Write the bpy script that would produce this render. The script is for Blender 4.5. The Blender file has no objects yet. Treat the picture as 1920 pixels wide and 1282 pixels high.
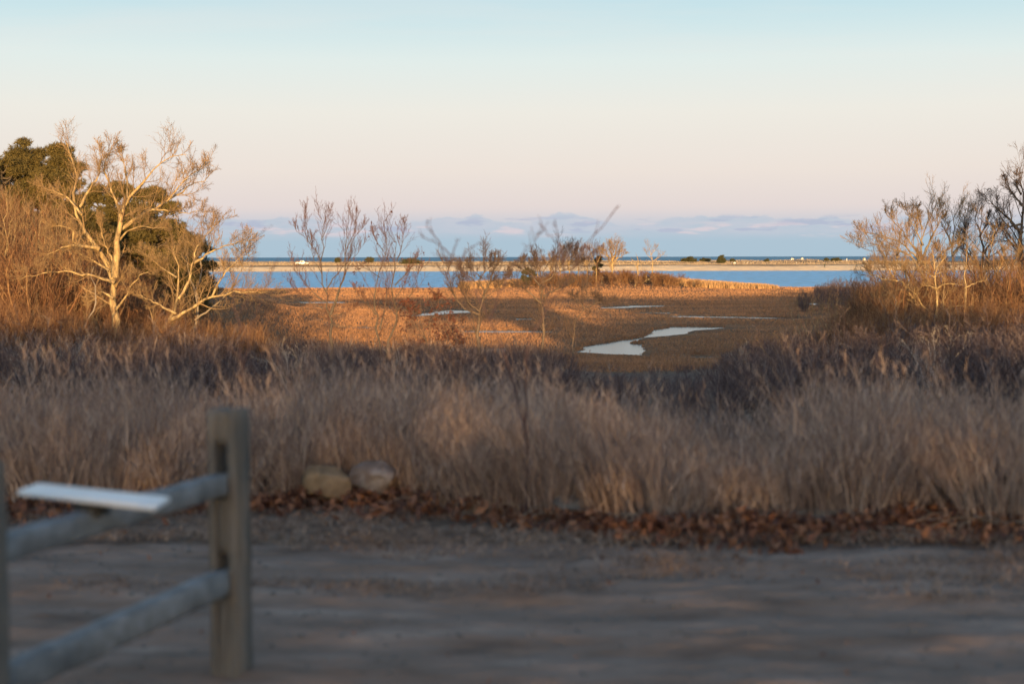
import bpy, math, numpy as np
from mathutils import Vector, Matrix, Euler
R_ = math.radians
S = bpy.context.scene
COL = S.collection
def lin(r, g, b):
    f = lambda c: (c/255/12.92) if c/255 <= .04045 else ((c/255+.055)/1.055)**2.4
    return (f(r), f(g), f(b), 1.0)
# ---------------------------------------------------------------- camera
EYE = Vector((0, 0, 5.5)); FPX = 2667.0
cd = bpy.data.cameras.new('camera'); cam = bpy.data.objects.new('camera', cd); COL.objects.link(cam)
cd.sensor_width = 36; cd.lens = 50.0; cd.clip_start = .1; cd.clip_end = 60000
cam.location = EYE
ROT = Euler((R_(90-3.42), 0, 0)).to_matrix() @ Matrix.Rotation(R_(-.12), 3, 'Z')
cam.rotation_euler = ROT.to_euler()
cd.dof.use_dof = True; cd.dof.focus_distance = 75; cd.dof.aperture_fstop = 1.7
S.camera = cam
def P(px, py, Y):
    "the place at depth Y that the photograph shows at (px, py)"
    d = ROT @ Vector((px-960, -(py-641), -FPX)); k = Y/d.y
    return np.array((d.x*k, Y, EYE.z+d.z*k))
def PXY(x, y):
    return 960+x/y*FPX
# ---------------------------------------------------------------- sun, sky, exposure
SUN_EL, SUN_AZ = 3.7, 5.0
sl = bpy.data.lights.new('sun', 'SUN'); sun = bpy.data.objects.new('sun', sl); COL.objects.link(sun)
sl.energy = 5.0; sl.angle = R_(.5); sl.color = (1.0, .60, .23)
dvec = Vector((-math.sin(R_(SUN_AZ))*math.cos(R_(SUN_EL)), math.cos(R_(SUN_AZ))*math.cos(R_(SUN_EL)), -math.sin(R_(SUN_EL))))
sun.rotation_euler = dvec.to_track_quat('-Z', 'Y').to_euler()
S.view_settings.view_transform = 'Standard'; S.view_settings.look = 'None'
S.view_settings.exposure = 1.0; S.view_settings.gamma = 1.0
W = bpy.data.worlds.new('World'); S.world = W; W.use_nodes = True
nt = W.node_tree; nt.nodes.clear(); N = nt.nodes; LK = nt.links
def wn(t, **k):
    n = N.new(t)
    for a, v in k.items(): setattr(n, a, v)
    return n
def wmath(op, a, b=None, c=None, clamp=False):
    n = wn('ShaderNodeMath', operation=op); n.use_clamp = clamp
    for i, v in enumerate((a, b, c)):
        if v is None: continue
        if isinstance(v, (int, float)): n.inputs[i].default_value = v
        else: LK.new(v, n.inputs[i])
    return n.outputs[0]
def wstep(v, a, b):
    n = wn('ShaderNodeMapRange', interpolation_type='SMOOTHSTEP'); LK.new(v, n.inputs[0])
    n.inputs[1].default_value = a; n.inputs[2].default_value = b; return n.outputs[0]
def wmix(f, a, b):
    n = wn('ShaderNodeMix', data_type='RGBA')
    if isinstance(f, (int, float)): n.inputs[0].default_value = f
    else: LK.new(f, n.inputs[0])
    for i, v in ((6, a), (7, b)):
        if isinstance(v, tuple): n.inputs[i].default_value = v
        else: LK.new(v, n.inputs[i])
    return n.outputs[2]
SKYK = 0.5           # 1/2**exposure: the ramp below is in display values
tc = wn('ShaderNodeTexCoord'); sx = wn('ShaderNodeSeparateXYZ'); LK.new(tc.outputs['Generated'], sx.inputs[0])
dx, dy, dz = sx.outputs
ramp = wn('ShaderNodeValToRGB'); LK.new(wmath('MULTIPLY', dz, 1/.7), ramp.inputs[0])
stops = [(0, (168, 192, 209)), (.012, (176, 197, 213)), (.022, (200, 204, 214)), (.034, (228, 216, 213)), (.06, (237, 226, 217)),
         (.10, (238, 235, 226)), (.135, (226, 237, 234)), (.18, (190, 224, 234)), (.27, (160, 198, 222)), (.42, (146, 166, 186)), (.65, (128, 146, 170))]
cr = ramp.color_ramp
while len(cr.elements) < len(stops): cr.elements.new(1)
for e, (z, c) in zip(cr.elements, stops):
    e.position = z/.7; e.color = lin(*c)
az = wmath('DIVIDE', dx, wmath('MAXIMUM', dy, .05)); el = wmath('DIVIDE', dz, wmath('MAXIMUM', dy, .05))
def wnoise(sa, se, off, detail=4, rough=.5):
    cmb = wn('ShaderNodeCombineXYZ'); LK.new(wmath('MULTIPLY', az, sa), cmb.inputs[0]); LK.new(wmath('MULTIPLY', el, se), cmb.inputs[1]); cmb.inputs[2].default_value = off
    n = wn('ShaderNodeTexNoise'); n.inputs['Scale'].default_value = 1; n.inputs['Detail'].default_value = detail; n.inputs['Roughness'].default_value = rough
    LK.new(cmb.outputs[0], n.inputs[0]); return n.outputs[0]
front = wstep(dy, .1, .5)
# low cloud bank above the sea
edge = wmath('MULTIPLY_ADD', wnoise(22, 30, 3.1, 5, .55), .034, .0085)
bank = wmath('MULTIPLY', wstep(wmath('SUBTRACT', edge, el), -.0012, .0012), front)
fade = wstep(el, .010, .020)
bankcol = wmix(wmath('MULTIPLY', fade, wnoise(40, 220, 7, 4)), lin(174, 196, 211), lin(208, 205, 215))
col = wmix(wmath('MULTIPLY', bank, .85), ramp.outputs[0], bankcol)
# small dark puffs and pink rims
puff = wstep(wnoise(30, 190, 11.7, 4, .5), .56, .64)
pband = wmath('MULTIPLY', wstep(el, .015, .019), wmath('SUBTRACT', 1.0, wstep(el, .024, .031)))
col = wmix(wmath('MULTIPLY', wmath('MULTIPLY', puff, pband), wmath('MULTIPLY', front, .65)), col, lin(176, 184, 206))
rim = wmath('MULTIPLY', wstep(wnoise(26, 160, 21.3, 4, .5), .54, .66), wmath('MULTIPLY', wstep(el, .012, .017), wmath('SUBTRACT', 1.0, wstep(el, .02, .027))))
col = wmix(wmath('MULTIPLY', rim, .6), col, lin(232, 212, 214))
# thin cirrus high up
ci = wmath('MULTIPLY', wstep(wnoise(2.2, 26, 4.4, 5, .6), .48, .72), wstep(el, .05, .09))
col = wmix(wmath('MULTIPLY', ci, .22), col, lin(240, 232, 226))
sky = wn('ShaderNodeTexSky', sky_type='NISHITA'); sky.sun_disc = False
sky.sun_elevation = R_(SUN_EL); sky.sun_rotation = R_(180-SUN_AZ); sky.altitude = 10; sky.air_density = 1; sky.dust_density = 1.2; sky.ozone_density = 2
sc1 = wn('ShaderNodeVectorMath', operation='SCALE'); LK.new(col, sc1.inputs[0]); sc1.inputs['Scale'].default_value = 10*SKYK
wf = wmath('MULTIPLY', wstep(dy, -.35, .25), wmath('SUBTRACT', 1.0, wmath('MULTIPLY', wstep(dz, .45, .85), .6)))
sc2 = wn('ShaderNodeVectorMath', operation='SCALE'); LK.new(sky.outputs[0], sc2.inputs[0]); sc2.inputs['Scale'].default_value = 3.2
out = wmix(wf, sc2.outputs[0], sc1.outputs[0])
bg = wn('ShaderNodeBackground'); LK.new(out, bg.inputs[0]); bg.inputs[1].default_value = .1
wo = wn('ShaderNodeOutputWorld'); LK.new(bg.outputs[0], wo.inputs[0])

# ---------------------------------------------------------------- helpers: materials
def mat(name, cols, scale=4, rough=.9, bump=0, bscale=30, stretch=(1, 1, 1), island=0, detail=6, spec=.3, dist=.02, metallic=0, trans=0):
    m = bpy.data.materials.new(name); m.use_nodes = True; t = m.node_tree; b = t.nodes['Principled BSDF']
    b.inputs['Roughness'].default_value = rough; b.inputs['Specular IOR Level'].default_value = spec; b.inputs['Metallic'].default_value = metallic
    tcn = t.nodes.new('ShaderNodeTexCoord'); mp = t.nodes.new('ShaderNodeMapping'); mp.inputs['Scale'].default_value = stretch
    t.links.new(tcn.outputs['Object'], mp.inputs[0])
    no = t.nodes.new('ShaderNodeTexNoise'); no.inputs['Scale'].default_value = scale; no.inputs['Detail'].default_value = detail; no.inputs['Roughness'].default_value = .6
    t.links.new(mp.outputs[0], no.inputs[0])
    fac = no.outputs[0]
    if island:
        g = t.nodes.new('ShaderNodeNewGeometry'); mx = t.nodes.new('ShaderNodeMix'); mx.inputs[0].default_value = island
        t.links.new(fac, mx.inputs[2]); t.links.new(g.outputs['Random Per Island'], mx.inputs[3]); fac = mx.outputs[0]
    r = t.nodes.new('ShaderNodeValToRGB'); n = len(cols)
    while len(r.color_ramp.elements) < n: r.color_ramp.elements.new(1)
    for i, (e, c) in enumerate(zip(r.color_ramp.elements, cols)):
        e.position = (.25+.5*i/max(1, n-1)) if not island else (.12+.76*i/max(1, n-1)); e.color = (*c, 1)
    t.links.new(fac, r.inputs[0]); t.links.new(r.outputs[0], b.inputs['Base Color'])
    if bump:
        n2 = t.nodes.new('ShaderNodeTexNoise'); n2.inputs['Scale'].default_value = bscale; n2.inputs['Detail'].default_value = 8; t.links.new(mp.outputs[0], n2.inputs[0])
        bp = t.nodes.new('ShaderNodeBump'); bp.inputs['Strength'].default_value = bump; bp.inputs['Distance'].default_value = dist
        t.links.new(n2.outputs[0], bp.inputs['Height']); t.links.new(bp.outputs[0], b.inputs['Normal'])
    return m
M = {}
M['bark'] = mat('pale lichen bark', [(.06, .043, .03), (.3, .22, .12), (.52, .41, .21)], 9, bump=.6, bscale=40, stretch=(1, 1, .4))
M['bark_dark'] = mat('dark bark', [(.05, .04, .035), (.11, .09, .075)], 10, bump=.5)  # dark tone also stands in for shade on saplings and right-edge trees
M['bark_mid'] = mat('brown bark', [(.07, .05, .04), (.17, .13, .1)], 12, bump=.5)  # tone lowered in place of shade falling on the middle trees
M['bark_grey'] = mat('grey bark', [(.13, .11, .095), (.27, .23, .19)], 12, bump=.5)
M['twig'] = mat('tan twigs', [(.12, .078, .05), (.34, .235, .125)], 1.5)
M['twig_pale'] = mat('silvery stems', [(.22, .19, .17), (.42, .38, .34)], 2)
M['twig_red'] = mat('reddish twigs', [(.06, .03, .027), (.13, .072, .058)], 3)
M['twig_dark'] = mat('dark twigs', [(.06, .042, .038), (.12, .088, .075)], 3)
M['shoot'] = mat('dark purple shoots', [(.045, .028, .032), (.08, .05, .055)], 3)
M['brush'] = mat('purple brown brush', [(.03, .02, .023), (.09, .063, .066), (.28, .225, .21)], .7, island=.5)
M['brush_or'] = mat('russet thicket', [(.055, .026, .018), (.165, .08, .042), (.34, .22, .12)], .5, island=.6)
M['needle'] = mat('pine needles', [(.026, .027, .011), (.08, .066, .022), (.15, .112, .04)], .9, island=.5)
M['cedar'] = mat('cedar needles', [(.03, .04, .02), (.07, .065, .03)], .6, island=.4)
M['grass'] = mat('tall dry grass', [(.068, .04, .033), (.22, .145, .114), (.41, .3, .24), (.58, .47, .38)], .9, island=.5)
M['marsh'] = mat('marsh hay', [(.095, .05, .034), (.2, .106, .06), (.32, .176, .097), (.44, .265, .15)], .11, island=.25, stretch=(.4, 1, 1))
M['reed'] = mat('reeds', [(.3, .18, .09), (.42, .27, .14)], .3, island=.5)
M['straw'] = mat('straw', [(.2, .16, .12), (.38, .31, .24)], 2, island=.6)
M['thatch'] = mat('matted thatch', [(.1, .062, .045), (.23, .153, .112), (.42, .32, .245)], 1.1, island=.5)
M['leaf'] = mat('dead oak leaves', [(.06, .025, .018), (.145, .06, .034), (.26, .125, .07)], 3, island=.8, rough=.7)
M['leaf_red'] = mat('clinging oak leaves', [(.05, .018, .014), (.12, .045, .032)], 3, island=.8, rough=.7)
M['wood'] = mat('weathered wood', [(.06, .052, .045), (.125, .11, .095), (.2, .18, .16)], 5, rough=.75, bump=.5, bscale=22, stretch=(3, 3, .35), spec=.4)
M['wood_rail'] = mat('weathered rail', [(.07, .075, .08), (.15, .16, .17), (.26, .275, .295)], 9, rough=.6, bump=.5, bscale=18, spec=.45)
M['board'] = mat('white painted board', [(.62, .64, .66), (.82, .83, .84)], 9, rough=.3, bump=.1, spec=.6)
M['iron'] = mat('dark bracket', [(.02, .02, .022), (.05, .05, .05)], 9, rough=.6)
M['rock_tan'] = mat('tan stone', [(.08, .05, .032), (.23, .15, .085), (.32, .225, .14)], 6, bump=.9, bscale=12)
M['rock_grey'] = mat('grey stone', [(.07, .05, .042), (.17, .13, .115), (.34, .31, .3)], 5, bump=.9, bscale=12)
M['rock_dark'] = mat('dark stone', [(.09, .085, .08), (.16, .15, .14)], 6, bump=.5, bscale=12)
M['paint'] = mat('white car paint', [(.78, .78, .78), (.84, .84, .84)], 1, rough=.25, spec=.5)
M['glass'] = mat('dark glass', [(.02, .025, .03), (.03, .035, .04)], 1, rough=.08, spec=.6)
M['rubber'] = mat('tyre rubber', [(.02, .02, .02), (.035, .035, .035)], 8)
M['white'] = mat('white paint', [(.7, .69, .66), (.82, .81, .78)], 2, rough=.6)
M['coat'] = mat('dark winter coat', [(.015, .022, .018), (.03, .04, .032)], 6)
M['skin'] = mat('skin', [(.42, .26, .19), (.5, .32, .24)], 6, rough=.6)
M['woods'] = mat('evergreen leaves', [(.03, .045, .02), (.07, .08, .035)], .6, island=.5)

# ---------------------------------------------------------------- helpers: geometry
class Geo:
    def __init__(s): s.v = []; s.f = []; s.n = 0
    def add(s, v, f):
        v = np.asarray(v, float).reshape(-1, 3)
        for a in (f if isinstance(f, list) else [f]):
            s.f.append(np.asarray(a, np.int64)+s.n)
        s.v.append(v); s.n += len(v); return s
    def arrays(s):
        return np.concatenate(s.v), s.f
def props(o, label=None, cat=None, group=None, kind=None):
    if label: o['label'] = label
    if cat: o['category'] = cat
    if group: o['group'] = group
    if kind: o['kind'] = kind
    return o
def build(name, g, m, parent=None, origin=None, smooth=False):
    v, fs = g.arrays()
    if origin is not None: v = v-np.asarray(origin)
    me = bpy.data.meshes.new(name); me.vertices.add(len(v)); me.vertices.foreach_set('co', v.astype(np.float32).ravel())
    tot = np.concatenate([np.full(len(a), a.shape[1]) for a in fs]); loops = np.concatenate([a.ravel() for a in fs])
    me.loops.add(len(loops)); me.loops.foreach_set('vertex_index', loops.astype(np.int32))
    me.polygons.add(len(tot)); st = np.zeros(len(tot), np.int32); st[1:] = np.cumsum(tot)[:-1]
    me.polygons.foreach_set('loop_start', st); me.polygons.foreach_set('loop_total', tot.astype(np.int32))
    if smooth: me.polygons.foreach_set('use_smooth', np.ones(len(tot), bool))
    me.update(calc_edges=True)
    me.materials.append(m)
    o = bpy.data.objects.new(name, me); COL.objects.link(o)
    if parent is not None: o.parent = parent
    elif origin is not None: o.location = origin
    return o
def empty(name, loc):
    o = bpy.data.objects.new(name, None); COL.objects.link(o); o.location = loc; o.empty_display_size = .2; return o
def unit(a):
    return a/np.maximum(np.linalg.norm(a, axis=-1, keepdims=True), 1e-9)
def tubes(Pt, Rd, k=3, g=None):
    "tapered tubes along M polylines of n points"
    g = g or Geo(); Mn, n, _ = Pt.shape
    if Mn == 0: return g
    T = unit(np.gradient(Pt, axis=1)); ov = unit(Pt[:, -1]-Pt[:, 0])
    ref = np.where(np.abs(ov[:, 2:3]) < .8, np.array([[0, 0, 1.]]), np.array([[1., 0, 0]]))[:, None, :]
    A = unit(np.cross(T, ref)); B = np.cross(T, A)
    an = np.arange(k)*2*math.pi/k
    V = Pt[:, :, None, :]+Rd[:, :, None, None]*(np.cos(an)[None, None, :, None]*A[:, :, None, :]+np.sin(an)[None, None, :, None]*B[:, :, None, :])
    i = np.arange(Mn)[:, None, None]*n*k; j = np.arange(n-1)[None, :, None]*k; q = np.arange(k)[None, None, :]; q2 = (q+1) % k
    F = np.stack([i+j+q, i+j+q2, i+j+k+q2, i+j+k+q], -1).reshape(-1, 4)
    return g.add(V.reshape(-1, 3), F)
def resample(pts, n):
    pts = np.asarray(pts, float); s = np.concatenate([[0], np.cumsum(np.linalg.norm(np.diff(pts, axis=0), axis=1))]); u = np.linspace(0, s[-1], n)
    o = np.stack([np.interp(u, s, pts[:, i]) for i in range(3)], 1)
    o[1:-1] = .5*o[1:-1]+.25*(o[:-2]+o[2:]); return o
def sprout(Pt, Rd, c, t0, t1, ang, lf, n, wig, up, rng, rf=.62, rtip=.35, rmin=.003, lmax=9, side=0):
    Mn, K, _ = Pt.shape
    if Mn == 0: return np.zeros((0, n, 3)), np.zeros((0, n))
    t = t0+(t1-t0)*(np.arange(c)[None]+rng.random((Mn, c)))/c
    x = t*(K-1); i = np.minimum(x.astype(int), K-2); f = (x-i)[..., None]; m = np.arange(Mn)[:, None]
    a, b = Pt[m, i], Pt[m, i+1]; st = a*(1-f)+b*f; T = unit(b-a); r = Rd[m, i]*(1-f[..., 0])+Rd[m, i+1]*f[..., 0]
    L = np.linalg.norm(np.diff(Pt, axis=1), axis=2).sum(1)[:, None]*lf*(1.2-.65*t)*rng.uniform(.55, 1.3, (Mn, c)); L = np.minimum(L, lmax)
    rv = rng.normal(size=(Mn, c, 3)); pr = unit(np.cross(T, rv)); an = np.radians(ang)*rng.uniform(.7, 1.3, (Mn, c))[..., None]
    d = unit(np.cos(an)*T+np.sin(an)*pr+np.array([0, 0, up]))
    st = st.reshape(-1, 3); d = d.reshape(-1, 3); L = L.reshape(-1); r = r.reshape(-1)
    out = np.zeros((len(st), n, 3)); out[:, 0] = st
    for q in range(1, n):
        d = unit(d+rng.normal(size=d.shape)*wig+np.array([0, 0, up*.35])); out[:, q] = out[:, q-1]+d*(L/(n-1))[:, None]
    rr = np.maximum(r*rf, rmin)[:, None]*np.linspace(1, rtip, n)[None]
    return out, np.maximum(rr, rmin*.6)
def leaves(C, size, rng, g=None, curl=.3):
    "bent four-cornered leaves at points C"
    g = g or Geo(); n = len(C); s = (size*rng.uniform(.6, 1.3, n))[:, None]
    a = unit(rng.normal(size=(n, 3))); b = unit(np.cross(a, rng.normal(size=(n, 3)))); c = np.cross(a, b)
    V = np.stack([C-a*s, C+b*s*.45+c*s*curl, C+a*s, C-b*s*.45+c*s*curl], 1)
    i = np.arange(n)[:, None]*4
    return g.add(V.reshape(-1, 3), [np.concatenate([i+np.array([[0, 1, 2]]), i+np.array([[0, 2, 3]])])])
def blades(B, h, w, lean, rng, g=None, seg=3, bend=.25):
    "upright tapering ribbons from base points B"
    g = g or Geo(); n = len(B); a = rng.uniform(0, 2*math.pi, n)
    wd = np.stack([np.cos(a), np.sin(a), 0*a], 1)*(w*rng.uniform(.6, 1.3, n))[:, None]*.5
    ln = lean+rng.normal(size=(n, 3))*np.array([bend, bend, 0]); h = np.broadcast_to(h, (n,))
    rows = []
    for k in range(seg+1):
        t = k/seg; c = B+np.array([0, 0, 1])*(h*t)[:, None]+ln*(h*t**1.6)[:, None]; ww = wd*(1-t)**.7 if k < seg else wd*.08
        rows += [c-ww, c+ww]
    V = np.stack(rows, 1); i = np.arange(n)[:, None]*(2*(seg+1)); F = []
    for k in range(seg):
        F.append(i+np.array([[2*k, 2*k+1, 2*k+3, 2*k+2]]))
    return g.add(V.reshape(-1, 3), [np.concatenate(F)])
def box(g, c, s, rot=None, taper=0):
    v = np.array([(x, y, z) for x in (-.5, .5) for y in (-.5, .5) for z in (-.5, .5)])*np.array(s)
    if taper: v[v[:, 2] > 0, :2] *= (1-taper)
    if rot is not None: v = v @ np.array(rot).T
    return g.add(v+np.array(c), np.array([(0, 1, 3, 2), (4, 6, 7, 5), (0, 4, 5, 1), (2, 3, 7, 6), (0, 2, 6, 4), (1, 5, 7, 3)]))
# smooth value noise
class VN:
    def __init__(s, seed): s.t = np.random.default_rng(seed).random((256, 256))
    def __call__(s, x, y):
        xi = np.floor(x).astype(int); yi = np.floor(y).astype(int); fx = x-xi; fy = y-yi; fx = fx*fx*(3-2*fx); fy = fy*fy*(3-2*fy)
        g = lambda a, b: s.t[a % 256, b % 256]
        return (g(xi, yi)*(1-fx)+g(xi+1, yi)*fx)*(1-fy)+(g(xi, yi+1)*(1-fx)+g(xi+1, yi+1)*fx)*fy-.5
    def fbm(s, x, y, o=4):
        r = 0*x; a = 1
        for k in range(o): r = r+a*s(x*2**k+17*k, y*2**k+31*k); a *= .5
        return r
vn = VN(5)
def sstep(a, b, x):
    t = np.clip((x-a)/(b-a), 0, 1); return t*t*(3-2*t)

# ---------------------------------------------------------------- terrain
def wpoly(pts):    # water outlines, read off the photograph on the level of the water
    return np.array([(lambda d: (d[0], d[1]))(P(px, py, 5.5/max(1e-4, -( (ROT @ Vector((px-960, -(py-641), -FPX))).z/(ROT @ Vector((px-960, -(py-641), -FPX))).y ))) ) for px, py in pts])
CREEKS = [wpoly(p) for p in (
    [(1355, 614), (1262, 614.5), (1254, 617.5), (1228, 620), (1230, 627), (1198, 635.5), (1157, 641), (1121, 646), (1102, 652), (1090, 658), (1084, 662), (1100, 664), (1146, 667), (1199, 669),
     (1217, 658), (1207, 653), (1209, 647.5), (1183, 645.5), (1199, 637), (1246, 633.5), (1272, 631), (1283, 625), (1315, 620.5), (1358, 617)],
    [(1255, 593.5), (1340, 594.2), (1410, 595.5), (1500, 597), (1500, 600), (1410, 599), (1350, 597.8), (1262, 596.2)],
    [(1130, 577.5), (1190, 573.5), (1240, 574), (1240, 576.5), (1190, 578.5), (1160, 580), (1132, 579.8)],
    [(1199, 587), (1256, 587), (1256, 589.5), (1199, 589.2)],
    [(970, 598), (1000, 598.5), (1000, 601.5), (970, 601.5)],
    [(870, 621.5), (950, 620.8), (1038, 622), (1036, 625.8), (960, 626.2), (872, 625.5)],
    [(820, 584), (850, 582.5), (884, 583), (880, 588.5), (850, 589.5), (822, 591), (790, 595.5), (755, 596), (758, 592.8), (790, 590.5)],
    [(622, 614), (706, 614.5), (706, 618), (622, 617.2)],
    [(560, 567), (642, 566.6), (642, 569.6), (560, 569.6)],
    [(520, 580), (575, 579.5), (575, 582), (520, 582)],
    [(840, 658), (880, 655), (975, 653), (975, 666), (920, 669), (842, 670)],
    [(1508, 569.5), (1536, 569.5), (1536, 573), (1508, 573)],
    [(1618, 577.5), (1640, 577.5), (1640, 580), (1618, 580)],
    [(1298, 669.5), (1332, 670), (1330, 673.5), (1300, 673)],
)]
def sdist(x, y, poly):
    "signed distance (negative inside) to a polygon, along-view distances shrunk so that thin far channels survive"
    d = np.full(x.shape, 1e9); ins = np.zeros(x.shape, bool); n = len(poly)
    for k in range(n):
        ax, ay = poly[k]; bx, by = poly[(k+1) % n]; ex, ey = bx-ax, by-ay
        t = np.clip(((x-ax)*ex+(y-ay)*ey)/(ex*ex+ey*ey+1e-9), 0, 1); d = np.minimum(d, np.hypot(x-ax-t*ex, y-ay-t*ey))
        c = ((ay > y) != (by > y)) & (x < ex*(y-ay)/(ey if abs(ey) > 1e-9 else 1e-9)+ax); ins ^= c
    return np.where(ins, -d, d)
def creek_d(x, y):
    x = np.asarray(x, float); y = np.asarray(y, float); d = np.full(x.shape, 50.)
    for p in CREEKS:
        m = (x > p[:, 0].min()-4) & (x < p[:, 0].max()+4) & (y > p[:, 1].min()-4) & (y < p[:, 1].max()+4)
        if m.any(): d[m] = np.minimum(d[m], sdist(x[m], y[m], p))
    return d+.9*vn.fbm(x*.45, y*.3, 3)*(np.abs(d) < 3)*sstep(70, 85, y)
def shore(x):
    return 251-2*sstep(20, 60, x)+17*np.exp(-((x-15)/15)**4)+3*vn(x*.05, x*0)+1.0*vn(x*.4, x*0+9)
def ground_z(x, y, creek=True):
    x = np.asarray(x, float); y = np.asarray(y, float)
    z = np.interp(y, [-60, 8, 14, 30, 40, 55, 70, 76], [4.1, 3.88, 3.62, 2.6, 2.05, 1.05, .24, .13])
    z = np.where(y < -6, z+.0*y, z)
    z = z+.25*vn.fbm(x*.25, y*.25)*sstep(14, 22, y)*(1-sstep(55, 75, y))
    l = sstep(12, 26, -x+.0*y)*sstep(38, 58, y)*(1-sstep(95, 150, y))*4.2          # wooded rise on the left
    r = sstep(17, 34, x-.04*y)*sstep(40, 60, y)*(1-sstep(100, 160, y))*1.4
    z = z+l+r
    z = z+.05*vn.fbm(x*.12, y*.12, 3)*sstep(70, 80, y)+.02*vn(x*.9, y*.9)*sstep(70, 80, y)
    isl = np.exp(-((x-16)/16)**2-((y-250)/12)**2)*.9
    z = z+isl
    sh = shore(x); z = z*(1-sstep(sh-3, sh+2, y))-1.2*sstep(sh-2.5, sh+12, y)
    # barrier spit
    s = y-545-3*vn(x*.02, x*0+3)
    sp = np.interp(s, [-20, -4, 0, 10, 22, 50, 75, 105, 125, 150], [-1.2, -.25, 0, 1.6, 2.0, 2.2, 2.5, 3.35, 3.0, -1.5])
    sp = sp+(.9*vn.fbm(x*.03, y*.04, 4)*sstep(60, 95, s)+.35*vn.fbm(x*.12, y*.2, 3)*sstep(12, 40, s))*(1-sstep(118, 140, s))
    sp = sp+(.2*vn(x*.15, y*.9)+.1*vn(x*.33, y*2.1))*sstep(0, 3, s)*(1-sstep(60, 90, s))
    z = np.where(y > 520, sp, z)
    if creek:
        m = (y > 68) & (y < 290)
        if np.any(m):
            dd = creek_d(x[m], y[m]); zz = z[m]; w = .22+.0*dd
            z[m] = np.where(dd < w*3, np.maximum(zz, .09)*sstep(0, .3, dd)-.35*(1-sstep(-.3, .12, dd)), zz)
    return z
def gz(x, y): return float(ground_z(np.array([float(x)]), np.array([float(y)]))[0])

def sheet(name, ys, nu, wfun, m, zoff=0, kind='structure', zf=None):
    ys = np.asarray(ys); u = np.linspace(-1, 1, nu); X = u[None]*wfun(ys)[:, None]; Y = np.repeat(ys[:, None], nu, 1)
    Z = (zf or ground_z)(X.ravel(), Y.ravel()).reshape(X.shape)+zoff
    V = np.stack([X, Y, Z], -1).reshape(-1, 3); i = np.arange(len(ys)-1)[:, None]*nu+np.arange(nu-1)[None]
    F = np.stack([i, i+1, i+nu+1, i+nu], -1).reshape(-1, 4); g = Geo().add(V, F)
    return props(build(name, g, m, smooth=True), kind=kind)
# ground material: leaf mould near, mud and hay on the marsh, sand and beach grass on the spit
gm = bpy.data.materials.new('ground'); gm.use_nodes = True; t = gm.node_tree; pb = t.nodes['Principled BSDF']; pb.inputs['Roughness'].default_value = .95; pb.inputs['Specular IOR Level'].default_value = .15
def gn(tp, **k):
    n = t.nodes.new(tp)
    for a, v in k.items(): setattr(n, a, v)
    return n
pos = gn('ShaderNodeNewGeometry').outputs['Position']
def gnoise(sc, st, detail=6, rough=.6):
    mp = gn('ShaderNodeMapping'); mp.inputs['Scale'].default_value = st; t.links.new(pos, mp.inputs[0]); n = gn('ShaderNodeTexNoise'); n.inputs['Scale'].default_value = sc
    n.inputs['Detail'].default_value = detail; n.inputs['Roughness'].default_value = rough; t.links.new(mp.outputs[0], n.inputs[0]); return n.outputs[0]
def gramp(f, st):
    r = gn('ShaderNodeValToRGB')
    while len(r.color_ramp.elements) < len(st): r.color_ramp.elements.new(1)
    for e, (p_, c) in zip(r.color_ramp.elements, st): e.position = p_; e.color = (*c, 1)
    t.links.new(f, r.inputs[0]); return r.outputs[0]
def grange(v, a, b):
    n = gn('ShaderNodeMapRange', interpolation_type='SMOOTHSTEP'); t.links.new(v, n.inputs[0]); n.inputs[1].default_value = a; n.inputs[2].default_value = b; return n.outputs[0]
def gmix(f, a, b):
    n = gn('ShaderNodeMix', data_type='RGBA'); t.links.new(f, n.inputs[0]); t.links.new(a, n.inputs[6]); t.links.new(b, n.inputs[7]); return n.outputs[2]
sp_ = gn('ShaderNodeSeparateXYZ'); t.links.new(pos, sp_.inputs[0])
near = gramp(gnoise(9, (1, 1, 1)), [(.3, (.08, .056, .043)), (.5, (.15, .108, .082)), (.7, (.24, .185, .145))])
marsh = gramp(gnoise(.12, (.5, 1, 1)), [(.3, (.1, .06, .038)), (.5, (.2, .118, .065)), (.7, (.28, .17, .09))])
sand = gramp(gnoise(.8, (.3, 1, 1)), [(.3, (.6, .46, .3)), (.7, (.76, .6, .4))])
veg = gramp(gnoise(.35, (.2, 1, 1)), [(.3, (.14, .09, .05)), (.5, (.27, .19, .11)), (.75, (.4, .3, .19))])
bandn = gn('ShaderNodeMath', operation='MULTIPLY_ADD'); t.links.new(gnoise(.05, (.35, 1.6, 1), 5, .65), bandn.inputs[0]); bandn.inputs[1].default_value = 60; t.links.new(sp_.outputs[1], bandn.inputs[2])
vegf = grange(bandn.outputs[0], 588, 598)
c_ = gmix(grange(sp_.outputs[1], 50, 62), near, marsh)
c_ = gmix(grange(sp_.outputs[1], 500, 510), c_, gmix(vegf, sand, veg))
t.links.new(c_, pb.inputs['Base Color'])
bp = gn('ShaderNodeBump'); bp.inputs['Strength'].default_value = 1; bp.inputs['Distance'].default_value = .3; t.links.new(gnoise(2.2, (1, 1, 1), 8), bp.inputs['Height']); t.links.new(bp.outputs[0], pb.inputs['Normal'])
ys = np.concatenate([np.arange(-70, 3, 3.), np.arange(3, 16, .25), np.arange(16, 68, .8), np.arange(68, 130, .22), np.arange(130, 215, .38), np.arange(215, 292, .8), np.arange(292, 540, 12.), np.arange(540, 612, .24), np.arange(612, 710, 1.6)])
ground = sheet('ground', ys, 560, lambda y: np.maximum(60, .42*y+14), gm, zf=lambda x, y: ground_z(x, y)-.14*(1-sstep(7.7, 8.5, y))*(np.abs(x) < 21.5))
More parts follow.
